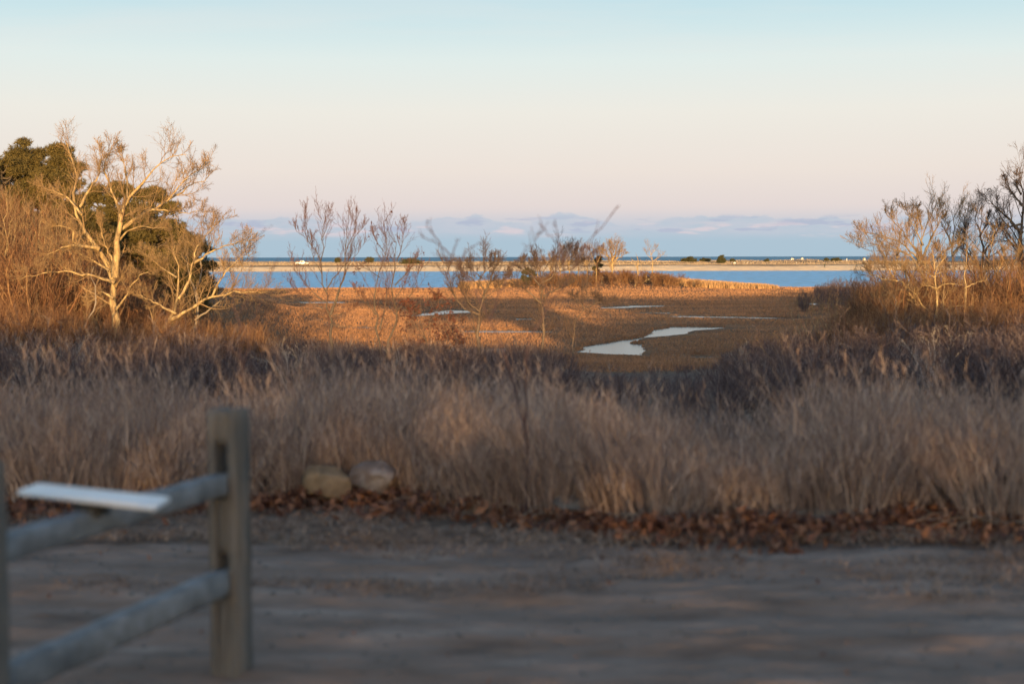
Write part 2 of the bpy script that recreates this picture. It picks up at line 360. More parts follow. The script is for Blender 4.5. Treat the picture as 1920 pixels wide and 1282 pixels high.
# water
def water(name, y0, y1, x, m, z=0.0):
    g = Geo().add([(-x, y0, z), (x, y0, z), (x, y1, z), (-x, y1, z)], np.array([(0, 1, 2, 3)])); return props(build(name, g, m), kind='structure')
def water_mat(name, base, bump, sc, stretch, rough, dist, spec=.5):
    m = bpy.data.materials.new(name); m.use_nodes = True; t = m.node_tree; b = t.nodes['Principled BSDF']
    b.inputs['Base Color'].default_value = (*base, 1); b.inputs['Roughness'].default_value = rough; b.inputs['IOR'].default_value = 1.33; b.inputs['Specular IOR Level'].default_value = spec
    g = t.nodes.new('ShaderNodeNewGeometry'); mp = t.nodes.new('ShaderNodeMapping'); mp.inputs['Scale'].default_value = stretch; t.links.new(g.outputs['Position'], mp.inputs[0])
    n = t.nodes.new('ShaderNodeTexNoise'); n.inputs['Scale'].default_value = sc; n.inputs['Detail'].default_value = 6; n.inputs['Roughness'].default_value = .6; t.links.new(mp.outputs[0], n.inputs[0])
    if dist > .1:      # choppy water: light and dark of the wave facets painted into the base colour
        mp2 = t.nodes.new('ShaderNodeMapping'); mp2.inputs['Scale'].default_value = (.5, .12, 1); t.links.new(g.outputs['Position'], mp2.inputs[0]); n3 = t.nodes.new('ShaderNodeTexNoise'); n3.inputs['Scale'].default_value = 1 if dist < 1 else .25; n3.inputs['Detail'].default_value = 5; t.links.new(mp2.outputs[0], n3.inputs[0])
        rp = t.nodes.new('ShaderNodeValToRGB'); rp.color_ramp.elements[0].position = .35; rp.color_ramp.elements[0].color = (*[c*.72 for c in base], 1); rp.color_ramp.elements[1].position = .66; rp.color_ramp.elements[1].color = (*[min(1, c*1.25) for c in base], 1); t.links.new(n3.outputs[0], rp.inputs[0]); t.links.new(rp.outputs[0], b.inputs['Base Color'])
    bp = t.nodes.new('ShaderNodeBump'); bp.inputs['Strength'].default_value = bump; bp.inputs['Distance'].default_value = dist; t.links.new(n.outputs[0], bp.inputs['Height']); t.links.new(bp.outputs[0], b.inputs['Normal'])
    return m
water('creek_water', 66, 244, 140, water_mat('creek water', (.03, .04, .045), .12, 1.2, (1, 1, 1), .2, .02), .05)
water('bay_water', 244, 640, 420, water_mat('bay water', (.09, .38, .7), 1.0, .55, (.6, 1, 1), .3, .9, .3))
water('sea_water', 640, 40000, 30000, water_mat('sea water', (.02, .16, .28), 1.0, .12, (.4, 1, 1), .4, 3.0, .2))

# ---------------------------------------------------------------- dirt road
rm = mat('dirt', [(.08, .05, .037), (.18, .122, .09), (.25, .175, .135), (.38, .29, .23)], 2.6, bump=.9, bscale=9, stretch=(.5, 1.3, 1), detail=9, dist=.03)
def road_edge(x): return 7.85+.35*vn(x*.5, x*0+4)+.3*vn(x*2.1, x*0+8)+.15*vn(x*7, x*0+5)
def road_z(x, y):
    z = ground_z(x, y, False); d = y+.055*x
    for c, w, a in ((7.15, .13, .014), (6.45, .15, .022), (5.7, .14, .018), (5.05, .15, .018), (4.5, .2, .010)):
        cc = c+.12*vn(x*.35, x*0+c*3); z = z-a*np.exp(-((d-cc)/w)**2)+a*.5*np.exp(-((d-cc-w*1.9)/w)**2)
    z = z-.016*np.exp(-((y-6.6+.32*(x+.2)+.03*(x+.2)**2)/.09)**2)*sstep(-2.2, -1.2, x)*(1-sstep(.9, 1.6, x))
    z = z+.008*vn.fbm(x*1.1, y*2.6, 3)+.016*vn.fbm(x*3.1, y*8, 3)+.016*vn.fbm(x*9, y*16, 3)
    e = road_edge(x); return z+.004+.01-.05*sstep(e-.35, e+.1, y)
g = Geo(); yy = np.concatenate([np.arange(-16, 3.4, .5), np.arange(3.4, 8.2, .03)]); xx = np.concatenate([np.arange(-22, -3.6, .5), np.arange(-3.6, 3.6, .03), np.arange(3.6, 22, .5)])
X, Y = np.meshgrid(xx, yy); Z = road_z(X.ravel(), Y.ravel()); V = np.stack([X.ravel(), Y.ravel(), Z], 1); i = np.arange(len(yy)-1)[:, None]*len(xx)+np.arange(len(xx)-1)[None]
props(build('dirt_road', g.add(V, np.stack([i, i+1, i+len(xx)+1, i+len(xx)], -1).reshape(-1, 4)), rm, smooth=True), kind='structure')

# ---------------------------------------------------------------- trees
def limb_arrays(specs, Y, n=14, seed=0, wob=.028):
    rng = np.random.default_rng(seed); Ps, Rs = [], []
    for pts, dy, r0, r1 in specs:
        k = len(pts); q = [P(px, py, Y+dy*(j/(k-1))**1.2) for j, (px, py) in enumerate(pts)]
        p = resample(q, n); L = np.linalg.norm(p[-1]-p[0]); p[1:] += rng.normal(size=(n-1, 3))*wob*L*np.linspace(.3, 1, n-1)[:, None]*.6
        Ps.append(p); Rs.append(r0+(r1-r0)*np.linspace(0, 1, n)**.8)
    return np.array(Ps), np.array(Rs)
def guided(name, label, cat, Y, specs, seed, bark='bark', twig='twig', counts=(7, 6, 4), lf=(.42, .5, .55), ang=(50, 45, 42), up=(.25, .22, .15), rmin=.0035, t0=.25, group=None,
           leafn=0, leafsize=.05, leafmat='leaf_red', lmax=2.2, foot=True, wig=.16, k=7, leafbox=None):
    rng = np.random.default_rng(seed); Pt, Rd = limb_arrays(specs, Y, seed=seed)
    base = Pt[0, 0].copy()
    if foot:
        gzz = gz(base[0], base[1])-.08
        if base[2] > gzz:     # carry the trunk down to the ground
            Pt[0, 0, 2] = gzz; base = Pt[0, 0].copy()
    root = empty(name, base); props(root, label, cat, group)
    Rd *= (.62+.28*np.linspace(1, 0, Rd.shape[1])[None]); Rd *= 1+.12*rng.normal(size=Rd.shape); tr = tubes(Pt, Rd, k)
    P1, R1 = sprout(Pt, Rd, counts[0], t0, 1, ang[0], lf[0], 7, wig, up[0], rng, rmin=rmin, lmax=lmax, rf=.42)
    build('trunk', tr, M[bark], root, base, True)
    e1, r1_ = sprout(Pt, Rd, 3, .82, 1, 28, .34, 7, wig, up[0], rng, rmin=rmin, lmax=lmax*.7, rf=.75)
    P1 = np.concatenate([P1, e1]); R1 = np.concatenate([R1, r1_])
    cg = tubes(P1, R1, 4)
    P2, R2 = sprout(P1, R1, counts[1], .15, 1, ang[1], lf[1], 5, wig, up[1], rng, rmin=rmin, rf=.5); tubes(P2, R2, 3, cg)
    if len(counts) > 2 and counts[2]:
        P3, R3 = sprout(P2, R2, counts[2], .1, 1, ang[2], lf[-1], 4, wig, up[2], rng, rmin=rmin*.8, rf=.7); tubes(P3, R3, 3, cg)
        e = P3
    else: e = P2
    build('crown', cg, M[twig], root, base, False)
    if leafn:
        c = e[:, -1]
        if leafbox is not None:
            c = c[c[:, 2] < leafbox]
        c = c[rng.integers(0, len(c), leafn)]+rng.normal(size=(leafn, 3))*.03
        build('foliage', leaves(c, leafsize, rng), M[leafmat], root, base)
    return root
# left side
guided('bare_tree', 'large pale barked bare tree with many lichened limbs before the dark pines', 'tree', 40, [
    ([(224, 712), (214, 669), (218, 610), (216, 563), (214.6, 532), (203, 501), (191, 477), (175, 446), (156, 415), (150, 388), (148, 353), (136, 317), (129, 286), (117, 262)], .8, .19, .018),
    ([(216, 520), (216.5, 493), (221, 454), (224, 427), (226, 395), (238, 372), (261, 352), (273, 329), (296, 310), (324, 296), (343, 294)], -.6, .13, .015),
    ([(224, 431), (253, 411), (285, 393), (312, 378), (339, 362), (363, 349), (394, 333)], .9, .08, .012),
    ([(225, 410), (222, 388), (207, 352), (195, 325), (198, 300), (211, 278)], .5, .06, .01),
    ([(185, 466), (172, 464), (136, 459), (109, 466), (78, 485)], -.9, .07, .012),
    ([(150, 459), (136, 455), (138, 431), (113, 423), (90, 423)], -.5, .045, .01),
    ([(152, 402), (148, 395), (129, 372), (94, 356), (70, 345)], .4, .05, .01),
    ([(205, 508), (195, 501), (156, 477), (130, 470)], .6, .05, .01),
    ([(214, 530), (172, 516), (129, 509), (78, 512), (40, 525)], -.8, .055, .01),
    ([(216, 500), (200, 465), (190, 440), (186, 410)], -.4, .05, .012),
    ([(221, 454), (240, 430), (270, 425), (310, 428)], -.8, .04, .01),
    ([(150, 388), (170, 350), (185, 330), (190, 290)], -.4, .045, .01),
    ([(238, 372), (240, 340), (232, 305), (225, 282)], .7, .04, .008),
    ([(285, 393), (320, 395), (350, 400), (385, 395)], -.6, .04, .008),
    ([(312, 378), (340, 345), (365, 320), (392, 308)], .3, .03, .008),
    ([(214, 641), (195, 624), (175, 614), (154, 614), (136, 632), (126, 655)], -.9, .035, .012),
    ([(217, 580), (235, 560), (245, 535), (262, 515), (300, 505)], -.6, .05, .01),
    ([(213, 560), (190, 545), (178, 560), (160, 570)], .6, .05, .01)], 11, counts=(14, 9, 6), lf=(.36, .5, .55), lmax=.95, rmin=.0045)
guided('bare_tree', 'small crooked grey tree left of the large pale bare tree', 'tree', 37, [
    ([(158, 712), (154, 657), (150, 626), (156, 606), (179, 583), (185, 559), (172, 524), (176, 500)], .3, .065, .012),
    ([(152, 655), (129, 641), (97, 626), (74, 622)], -.5, .03, .008),
    ([(150, 626), (130, 612), (110, 600), (60, 590)], .5, .025, .007)], 12, bark='bark_grey', counts=(6, 4, 3), rmin=.004, lmax=.9)
guided('bare_tree', 'leaning rough trunk with long limbs sweeping out over the golden bank', 'tree', 39, [
    ([(226, 705), (250, 680), (289, 645), (312, 610), (322, 590), (332, 560), (331, 520), (331, 485), (324, 454)], .5, .1, .015),
    ([(318, 600), (340, 590), (367, 571), (398, 555), (429, 551), (468, 544), (500, 548)], -.8, .07, .01),
    ([(330, 588), (310, 578), (296, 571), (270, 556), (253, 551)], .6, .05, .01),
    ([(335, 560), (351, 540), (363, 493), (367, 462), (390, 438), (413, 415)], .6, .05, .008),
    ([(363, 493), (385, 478), (420, 462), (450, 455), (475, 450)], -.4, .04, .007),
    ([(398, 555), (415, 520), (440, 490), (470, 478)], .5, .04, .007),
    ([(331, 520), (300, 500), (280, 480), (262, 470)], .5, .035, .007)], 13, counts=(13, 8, 6), lf=(.38, .5, .55), lmax=1.1, rmin=.0045)
guided('bare_tree', 'slim grey tree with forked lichened trunk beside the leaning trunk', 'tree', 41, [
    ([(362, 700), (359, 649), (365, 622), (371, 571), (373, 530), (380, 490), (392, 450), (398, 425)], .4, .07, .01),
    ([(360, 650), (340, 645), (310, 650), (290, 665), (270, 672)], -.8, .03, .008),
    ([(366, 600), (390, 580), (420, 560), (440, 530), (455, 500), (462, 470)], -.5, .04, .007),
    ([(362, 655), (385, 648), (420, 652), (450, 646)], .4, .025, .007),
    ([(372, 560), (355, 520), (350, 480), (345, 450)], .5, .035, .007)], 14, bark='bark_grey', counts=(12, 8, 5), lmax=1.0, rmin=.0045)
for q, (px, top, Y, lab) in enumerate(((9, 372, 50, 'slender pale tree at the very left edge in the russet thicket'), (42, 388, 53, 'second slender pale tree from the left edge in the thicket'), (74, 400, 49, 'third slender pale tree from the left edge in the thicket'),
        (104, 392, 54, 'fourth slender pale tree from the left edge, below the tallest pine'), (140, 470, 52, 'short slender pale tree just left of the large pale trunk'))):
    h = 655-top; guided('slender_tree', lab, 'tree', Y, [([(px, 660), (px+2, 655-h*.4), (px-2, 655-h*.7), (px+3, top)], .3, .06, .01), ([(px+1, 655-h*.45), (px-14, 655-h*.65), (px-24, 655-h*.85)], .5, .03, .008), ([(px+1, 655-h*.5), (px+16, 655-h*.7), (px+26, 655-h*.88)], -.4, .03, .008),
        ([(px, 655-h*.62), (px+9, 655-h*.8), (px+12, top+6)], -.4, .022, .007)], 80+q, counts=(8, 6, 3), lmax=1.2, rmin=.005, up=(.4, .3, .2), ang=(38, 40, 40))
# middle saplings
guided('bare_sapling', 'tall reddish multi stemmed bare sapling rising above the far spit near the white truck', 'tree', 30, [
    ([(619, 697), (620.7, 632), (622, 605), (619, 587), (609, 552), (606, 528), (601, 505), (601, 481), (602, 449), (603, 425), (598, 398)], .3, .045, .004),
    ([(620, 590), (632, 560), (640, 528), (646, 505), (650, 467), (651, 433), (652, 403)], -.4, .033, .004),
    ([(609, 566), (587, 550), (569, 523), (556, 507), (545, 486)], .5, .018, .004),
    ([(602, 491), (593, 470), (580, 452), (561, 438), (550, 422)], -.4, .014, .003),
    ([(582, 454), (575, 430), (573, 406), (573, 388)], .2, .01, .003),
    ([(611, 545), (632, 512), (648, 497), (670, 478), (686, 457)], .4, .018, .003),
    ([(650, 467), (658, 450), (664, 438), (670, 398)], .3, .012, .003),
    ([(655, 485), (659, 460), (668, 440), (686, 420)], -.3, .012, .003),
    ([(606, 579), (574, 563), (548, 539), (538, 525)], -.4, .014, .003),
    ([(625, 592), (648, 587), (670, 576)], .4, .014, .003),
    ([(602, 450), (612, 430), (618, 410), (619, 392)], .3, .01, .003),
    ([(603, 510), (590, 490), (584, 475), (586, 440)], .4, .012, .003)], 21, bark='bark_dark', twig='twig_red', counts=(13, 5, 2), lf=(.36, .5), lmax=.6, rmin=.003, up=(.5, .4, .3), ang=(38, 38, 35))
guided('bare_sapling', 'twin stemmed bare sapling with a few clinging brown leaves', 'tree', 30, [
    ([(719, 700), (720, 680), (712, 650), (705, 624), (704, 597), (703, 565), (709, 534), (717, 507), (717, 467), (723, 432)], .3, .04, .004),
    ([(721, 682), (731, 629), (739, 608), (744, 581), (740, 550), (740, 523), (744, 491), (739, 459), (725, 443), (722, 425)], -.4, .04, .004),
    ([(744, 491), (754, 459), (756, 433), (757, 415)], .3, .014, .003),
    ([(740, 535), (762, 512), (778, 491), (784, 478)], .5, .016, .003),
    ([(712, 520), (695, 508), (680, 500), (664, 507)], .4, .014, .003),
    ([(712, 619), (720, 581), (726, 550), (722, 520), (728, 480)], .5, .022, .003),
    ([(704, 590), (690, 570), (676, 560), (664, 540)], -.5, .018, .003),
    ([(743, 585), (765, 560), (780, 530), (790, 500)], -.4, .018, .003),
    ([(740, 560), (752, 545), (760, 528), (764, 505)], .2, .014, .003),
    ([(719, 470), (706, 455), (700, 440), (697, 432)], .3, .01, .003),
    ([(721, 690), (745, 680), (765, 660), (790, 645)], -.3, .018, .004)], 22, bark='bark_dark', twig='twig_red', counts=(14, 5, 2), lf=(.38, .5), lmax=.62, rmin=.003, up=(.4, .35, .3), ang=(42, 40, 35), leafn=70, leafsize=.04)
guided('oak_sapling', 'low oak sapling holding clusters of dead red brown leaves', 'tree', 29, [
    ([(800, 705), (805, 670), (800, 640), (790, 610), (785, 585)], .3, .022, .004),
    ([(803, 665), (825, 640), (840, 620), (850, 605)], -.3, .015, .003),
    ([(800, 640), (780, 610), (770, 590), (762, 575)], .3, .012, .003),
    ([(795, 620), (815, 590), (822, 570), (815, 555)], -.3, .012, .003),
    ([(828, 640), (850, 635), (865, 640)], .3, .01, .003)], 23, bark='bark_dark', twig='twig_dark', counts=(10, 7, 3), lf=(.5, .5, .5), lmax=.6, rmin=.0026, up=(.1, .1, .1), leafn=700, leafsize=.042)
guided('bare_tree', 'rounded bare tree standing clear against the bay', 'tree', 35, [
    ([(901, 700), (898, 658), (896, 626), (896, 600), (899, 584), (905, 570), (908, 550), (905, 523), (903, 507), (908, 491), (914, 475)], .3, .075, .008),
    ([(898, 590), (871, 579), (858, 563), (847, 539), (842, 512), (837, 491)], .6, .03, .005),
    ([(908, 553), (914, 540), (919, 523), (929, 502), (935, 489)], -.6, .03, .005),
    ([(905, 523), (884, 504), (876, 491)], .5, .02, .004),
    ([(907, 540), (890, 528), (871, 512), (860, 500)], -.5, .022, .004),
    ([(906, 560), (928, 545), (940, 530), (950, 512)], .5, .02, .004),
    ([(905, 515), (918, 500), (922, 485), (930, 478)], -.2, .014, .004),
    ([(900, 584), (880, 570), (868, 548), (862, 525)], -.3, .022, .004)], 24, bark='bark_mid', twig='twig_dark', counts=(18, 9, 5), lf=(.4, .5, .55), lmax=.58, rmin=.0034, up=(.3, .25, .2))
guided('bare_tree', 'wide flat topped bare tree standing clear against the marsh', 'tree', 38, [
    ([(1018, 700), (1016.6, 634), (1015.5, 586), (1014, 563), (1016.6, 540), (1019, 517), (1030, 494), (1042, 478), (1056, 468)], .3, .07, .008),
    ([(1014, 568), (1000, 556), (980, 540), (961, 526), (954, 515)], -.5, .035, .005),
    ([(1015, 538), (1003, 524), (998, 515), (980, 504), (968, 500)], .5, .035, .005),
    ([(1019, 556), (1035, 545), (1058, 538), (1075, 530)], .5, .035, .005),
    ([(1018, 530), (1028, 526), (1048, 503), (1069, 487), (1085, 478)], -.5, .03, .005),
    ([(1016, 520), (1008, 500), (1002, 488), (1000, 476)], -.5, .024, .004),
    ([(1040, 515), (1060, 505), (1080, 500), (1095, 495)], .4, .02, .004),
    ([(980, 504), (975, 492), (985, 482)], .2, .016, .004)], 25, bark='bark_mid', twig='twig_dark', counts=(18, 9, 5), lf=(.4, .5, .55), lmax=.6, rmin=.0034, up=(.35, .28, .2))
guided('bare_sapling', 'thin bent sapling with horizontal twigs growing from the marsh edge', 'tree', 43, [
    ([(1072, 690), (1074, 634), (1076, 609), (1092, 586), (1097, 563), (1098, 540), (1099, 527)], .3, .03, .006),
    ([(1094, 578), (1113, 570), (1136, 563), (1150, 562)], -.3, .02, .004),
    ([(1094, 576), (1081, 561), (1070, 550)], .3, .016, .004),
    ([(1097, 560), (1115, 555), (1125, 560)], .3, .012, .004)], 26, bark='bark_mid', twig='twig_dark', counts=(18, 9, 4), lf=(.45, .5, .5), lmax=.7, rmin=.004)
# out of focus shoots close to the camera, rising out of the tall grass
guided('bare_shrub', 'blurred dark bare shrub of long bent shoots rising from the tall grass', 'shrub', 8.9, [
    ([(985, 880), (990, 700), (1005, 620), (1028, 558), (1051, 531), (1076, 494), (1103, 460), (1126, 425), (1146, 392)], .1, .009, .005),
    ([(985, 800), (950, 680), (906, 577), (880, 530), (847, 481), (828, 455), (806, 428), (783, 414)], .4, .009, .005),
    ([(847, 480), (832, 465), (817, 455), (790, 443)], .1, .006, .003),
    ([(848, 481), (852, 465), (858, 452)], .1, .005, .003),
    ([(860, 500), (868, 478), (888, 460), (911, 454)], -.1, .006, .003),
    ([(920, 600), (945, 530), (977, 478), (1003, 451), (1012, 438)], .3, .007, .003),
    ([(1060, 510), (1051, 462), (1032, 444), (1016, 421)], .1, .006, .003),
    ([(1054, 480), (1048, 450), (1040, 422)], .1, .005, .003),
    ([(1028, 558), (1010, 500), (1003, 468), (990, 460)], -.1, .005, .003)], 27, bark='shoot', twig='shoot', counts=(2, 0, 0), lf=(.12, .3), lmax=.15, rmin=.0025, foot=True)
guided('bare_shrub', 'blurred bare shoots at the left behind the fence post top', 'shrub', 9.3, [
    ([(452, 860), (455, 700), (450, 600), (468, 500), (480, 460), (497, 428)], .1, .006, .003),
    ([(455, 700), (475, 600), (500, 540), (512, 500)], .1, .005, .0025),
    ([(452, 620), (435, 560), (440, 520), (432, 490)], .1, .005, .0025)], 28, bark='shoot', twig='shoot', counts=(3, 0, 0), lf=(.14, .3), lmax=.15, rmin=.002)
# right side
guided('bare_tree', 'slender pale smooth tree with sunlit upcurved limbs among the right hand thicket', 'tree', 45, [
    ([(1756, 700), (1760, 651), (1758, 600), (1756.7, 548), (1754, 523), (1753, 502), (1763, 490), (1772, 486)], .2, .1, .02),
    ([(1756.7, 542), (1767, 533), (1782, 531), (1803, 535)], -.5, .04, .012),
    ([(1756, 541), (1741, 535), (1729, 536)], -.4, .035, .01),
    ([(1758, 595), (1743, 586), (1729, 572), (1719, 555), (1708, 543)], -.5, .045, .012),
    ([(1754, 521), (1741, 514), (1733, 508)], .3, .025, .008),
    ([(1758, 595), (1770, 588), (1780, 576), (1801, 572), (1818, 579)], -.5, .045, .01),
    ([(1753, 505), (1750, 480), (1746, 465)], .3, .025, .008),
    ([(1754, 515), (1765, 510), (1776, 511)], .3, .02, .008)], 31, counts=(8, 6, 4), lf=(.3, .45, .5), lmax=.8, rmin=.005)
guided('bare_tree', 'thin pale tree close beside the slender smooth tree', 'tree', 46, [
    ([(1769, 690), (1769.5, 626), (1769.5, 591), (1771, 557), (1767, 543), (1762, 523), (1765, 500)], .2, .07, .012),
    ([(1771, 560), (1778, 545), (1790, 540)], -.3, .02, .008), ([(1770, 620), (1785, 608), (1795, 590)], .4, .02, .008)], 32, counts=(6, 5, 3), lf=(.3, .45, .5), lmax=.8, rmin=.005)
guided('bare_tree', 'straight trunked bare tree right of the slender smooth tree', 'tree', 47, [
    ([(1811, 690), (1811, 658), (1809, 626), (1808, 600), (1808, 548), (1810, 514), (1810, 488), (1808, 460)], .2, .08, .015),
    ([(1809, 606), (1795, 590), (1780, 585)], -.3, .03, .008), ([(1810, 630), (1835, 610), (1850, 600)], .4, .03, .008), ([(1809, 540), (1830, 530), (1850, 525)], .4, .025, .008)], 33, bark='bark', counts=(7, 5, 3), lf=(.3, .45, .5), lmax=1, rmin=.005)
guided('bare_tree', 'forked low tree with silvery bent stems at the thicket edge', 'tree', 44, [
    ([(1688, 700), (1683, 648), (1671, 631), (1660, 603), (1658, 580), (1650, 560)], .2, .05, .01),
    ([(1681, 645), (1684, 620), (1679.5, 600), (1680, 575), (1676, 550)], .3, .035, .01)], 34, bark='bark_grey', counts=(7, 5, 3), lf=(.4, .45, .5), lmax=1, rmin=.005)
guided('bare_tree', 'spreading tree reaching long sunlit limbs leftward over the marsh', 'tree', 48, [
    ([(1736, 700), (1736, 665), (1726, 622), (1722, 591), (1715, 566), (1703, 536), (1679, 530), (1653, 526), (1640, 521), (1620, 520)], -.8, .1, .012),
    ([(1705, 545), (1679, 543), (1660, 554), (1645, 560)], -.5, .05, .012),
    ([(1718, 575), (1735, 550), (1740, 520), (1735, 495)], .4, .04, .012),
    ([(1703, 536), (1700, 515), (1690, 500), (1680, 480)], .4, .04, .01),
    ([(1715, 566), (1695, 560), (1680, 570), (1660, 585)], -.5, .04, .01)], 35, counts=(12, 8, 5), lf=(.34, .45, .5), lmax=1.2, rmin=.005)
guided('bare_tree', 'broad fan crowned bare tree rising behind the right hand thicket', 'tree', 58, [
    ([(1735, 680), (1733, 575), (1732, 510), (1731, 471), (1729, 420), (1743, 390)], .2, .16, .015),
    ([(1732, 500), (1720, 470), (1702, 447), (1674, 413), (1660, 400)], .6, .07, .01),
    ([(1732, 520), (1709, 478), (1680, 468), (1657, 461), (1606, 465)], -.8, .07, .01),
    ([(1728, 490), (1690, 455), (1650, 440), (1613, 437)], .8, .06, .01),
    ([(1732, 480), (1745, 450), (1760, 420), (1764, 388)], -.7, .07, .01),
    ([(1731, 460), (1715, 425), (1700, 400), (1690, 392)], -.7, .05, .01),
    ([(1732, 510), (1760, 480), (1785, 462), (1800, 440)], .7, .06, .01),
    ([(1733, 540), (1700, 510), (1665, 500), (1630, 500)], .5, .05, .01),
    ([(1730, 430), (1722, 405), (1720, 386)], .4, .04, .01)], 36, bark='bark_grey', twig='twig', counts=(14, 8, 6), lf=(.36, .48, .55), lmax=2, rmin=.006, up=(.35, .28, .2))
guided('bare_tree', 'upright bare tree between the fan crowned tree and the dark tree', 'tree', 60, [
    ([(1789, 640), (1788, 513), (1784, 454), (1794, 410), (1790, 392)], .2, .12, .015),
    ([(1785, 460), (1772, 430), (1770, 405)], .6, .06, .01), ([(1787, 480), (1805, 450), (1812, 420), (1815, 395)], -.6, .06, .01),
    ([(1788, 510), (1765, 480), (1752, 460)], .5, .05, .01)], 37, bark='bark_grey', twig='twig', counts=(14, 8, 6), lf=(.36, .48, .55), lmax=1.8, rmin=.006, up=(.35, .28, .2))
guided('bare_tree', 'dark crooked bare tree left of the tall tree on the photo edge', 'tree', 60, [
    ([(1838, 640), (1836, 560), (1836, 506), (1846, 471), (1832, 437), (1829, 389)], .3, .17, .015),
    ([(1845, 475), (1862, 450), (1870, 420), (1872, 400)], .6, .07, .01), ([(1838, 500), (1815, 480), (1805, 450), (1808, 425)], -.6, .07, .01),
    ([(1836, 445), (1850, 420), (1852, 400)], -.4, .05, .01), ([(1837, 520), (1860, 500), (1880, 495)], .5, .06, .01)], 38, bark='bark_dark', twig='twig_dark', counts=(14, 8, 6), lf=(.36, .48, .55), lmax=1.8, rmin=.006)
guided('bare_tree', 'tall dark bare tree towering at the right edge of the photo', 'tree', 58, [
    ([(1915, 640), (1915, 520), (1916, 437), (1918, 386), (1915, 350), (1918, 320)], .3, .22, .02),
    ([(1916, 437), (1891, 410), (1873, 392), (1846, 368)], -.8, .09, .012),
    ([(1916, 420), (1895, 425), (1878, 430), (1862, 425)], .7, .06, .01),
    ([(1917, 386), (1897, 361), (1887, 341), (1884, 332)], .6, .07, .01),
    ([(1917, 400), (1940, 370), (1950, 340)], .6, .08, .01),
    ([(1916, 470), (1890, 450), (1870, 455), (1850, 448)], -.5, .06, .01),
    ([(1915, 365), (1905, 345), (1908, 325)], -.5, .05, .01)], 39, bark='bark_dark', twig='twig_dark', counts=(14, 8, 6), lf=(.34, .48, .55), lmax=1.8, rmin=.006)
guided('bare_shrub', 'pale silvery multi stemmed shrub rising right of centre from the tall grass', 'shrub', 22, [
    ([(1470, 790), (1462, 740), (1450, 700), (1440, 665), (1425, 640)], .3, .012, .003),
    ([(1468, 780), (1465, 700), (1462, 660), (1464, 645)], -.3, .012, .003),
    ([(1468, 770), (1440, 715), (1410, 690), (1385, 670)], .4, .012, .003),
    ([(1472, 780), (1485, 730), (1490, 690), (1505, 660)], .4, .012, .003),
    ([(1462, 740), (1450, 720), (1425, 715)], .3, .008, .003),
    ([(1464, 700), (1475, 670), (1478, 650)], .3, .008, .003)], 40, bark='bark', twig='twig', counts=(6, 4, 0), lf=(.35, .45), lmax=.5, rmin=.0022)
guided('bare_tree', 'low rounded bare tree filling the left end of the right hand thicket', 'tree', 55, [
    ([(1682, 680), (1680, 600), (1684, 560), (1680, 520), (1684, 480), (1690, 455)], .2, .1, .012),
    ([(1681, 570), (1660, 545), (1640, 520), (1625, 505)], .5, .05, .01), ([(1682, 560), (1705, 530), (1720, 500), (1725, 475)], -.5, .05, .01),
    ([(1682, 530), (1662, 500), (1655, 475), (1650, 460)], -.5, .045, .01), ([(1680, 590), (1655, 575), (1630, 560), (1612, 548)], .5, .045, .01)], 44, bark='bark', twig='twig', counts=(14, 9, 6), lf=(.4, .5, .55), lmax=1.6, rmin=.005, up=(.3, .25, .2))
guided('bare_tree', 'tan bare tree in front of the two dark trees at the far right', 'tree', 54, [
    ([(1866, 680), (1864, 600), (1868, 550), (1862, 500), (1866, 460), (1862, 440)], .2, .1, .012),
    ([(1865, 570), (1845, 540), (1835, 510), (1828, 480)], .5, .05, .01), ([(1866, 560), (1888, 530), (1900, 500), (1905, 470)], -.5, .05, .01),
    ([(1866, 520), (1880, 490), (1884, 465)], -.5, .04, .01), ([(1865, 600), (1895, 580), (1920, 570)], .5, .045, .01)], 45, bark='bark', twig='twig', counts=(14, 9, 6), lf=(.4, .5, .55), lmax=1.6, rmin=.005, up=(.3, .25, .2))
for q, (px, lab) in enumerate(((1515, 'low pale shrub farthest left of the right hand thicket'), (1560, 'low pale shrub with spread stems beside the right hand thicket'), (1598, 'taller pale shrub nearest the right hand thicket'))):
    tops = [(px-38, 570), (px-22, 562), (px-6, 555+5*q), (px+12, 560), (px+26, 572)]
    guided('bare_shrub', lab, 'shrub', 52+2*q, [([(px+k*2, 668), (px+(tx-px)*.3, 630), (px+(tx-px)*.7, 600), (tx, ty)], .5-.2*k, .02, .006) for k, (tx, ty) in enumerate(tops)], 50+q, bark='bark', twig='twig', counts=(6, 4, 0), lf=(.35, .45), lmax=.6, rmin=.004)
# trees on the shrubby point by the bay
def far_tree(lab, Y, specs, seed, counts=(11, 8, 6), bark='bark', twig='twig', lmax=3, up=(.3, .25, .2), cat='tree', name='bare_tree'):
    return guided(name, lab, cat, Y, specs, seed, bark=bark, twig=twig, counts=counts, lf=(.5, .52, .58), lmax=lmax, rmin=.01, up=up)
far_tree('largest round crowned bare tree glowing on the point by the bay', 248, [
    ([(1147, 526), (1147, 502), (1148, 493), (1150, 475), (1150, 462)], 0, .36, .05), ([(1147, 500), (1138, 477), (1131, 461)], 2, .17, .04), ([(1148, 495), (1160, 479), (1167, 463)], -2, .17, .04),
    ([(1148, 490), (1144, 470), (1142, 455)], 1, .12, .04), ([(1148, 492), (1155, 470), (1158, 455)], -1, .12, .04), ([(1140, 482), (1128, 474), (1122, 468)], 1, .08, .03), ([(1156, 486), (1168, 478), (1175, 474)], 1, .08, .03)], 61)
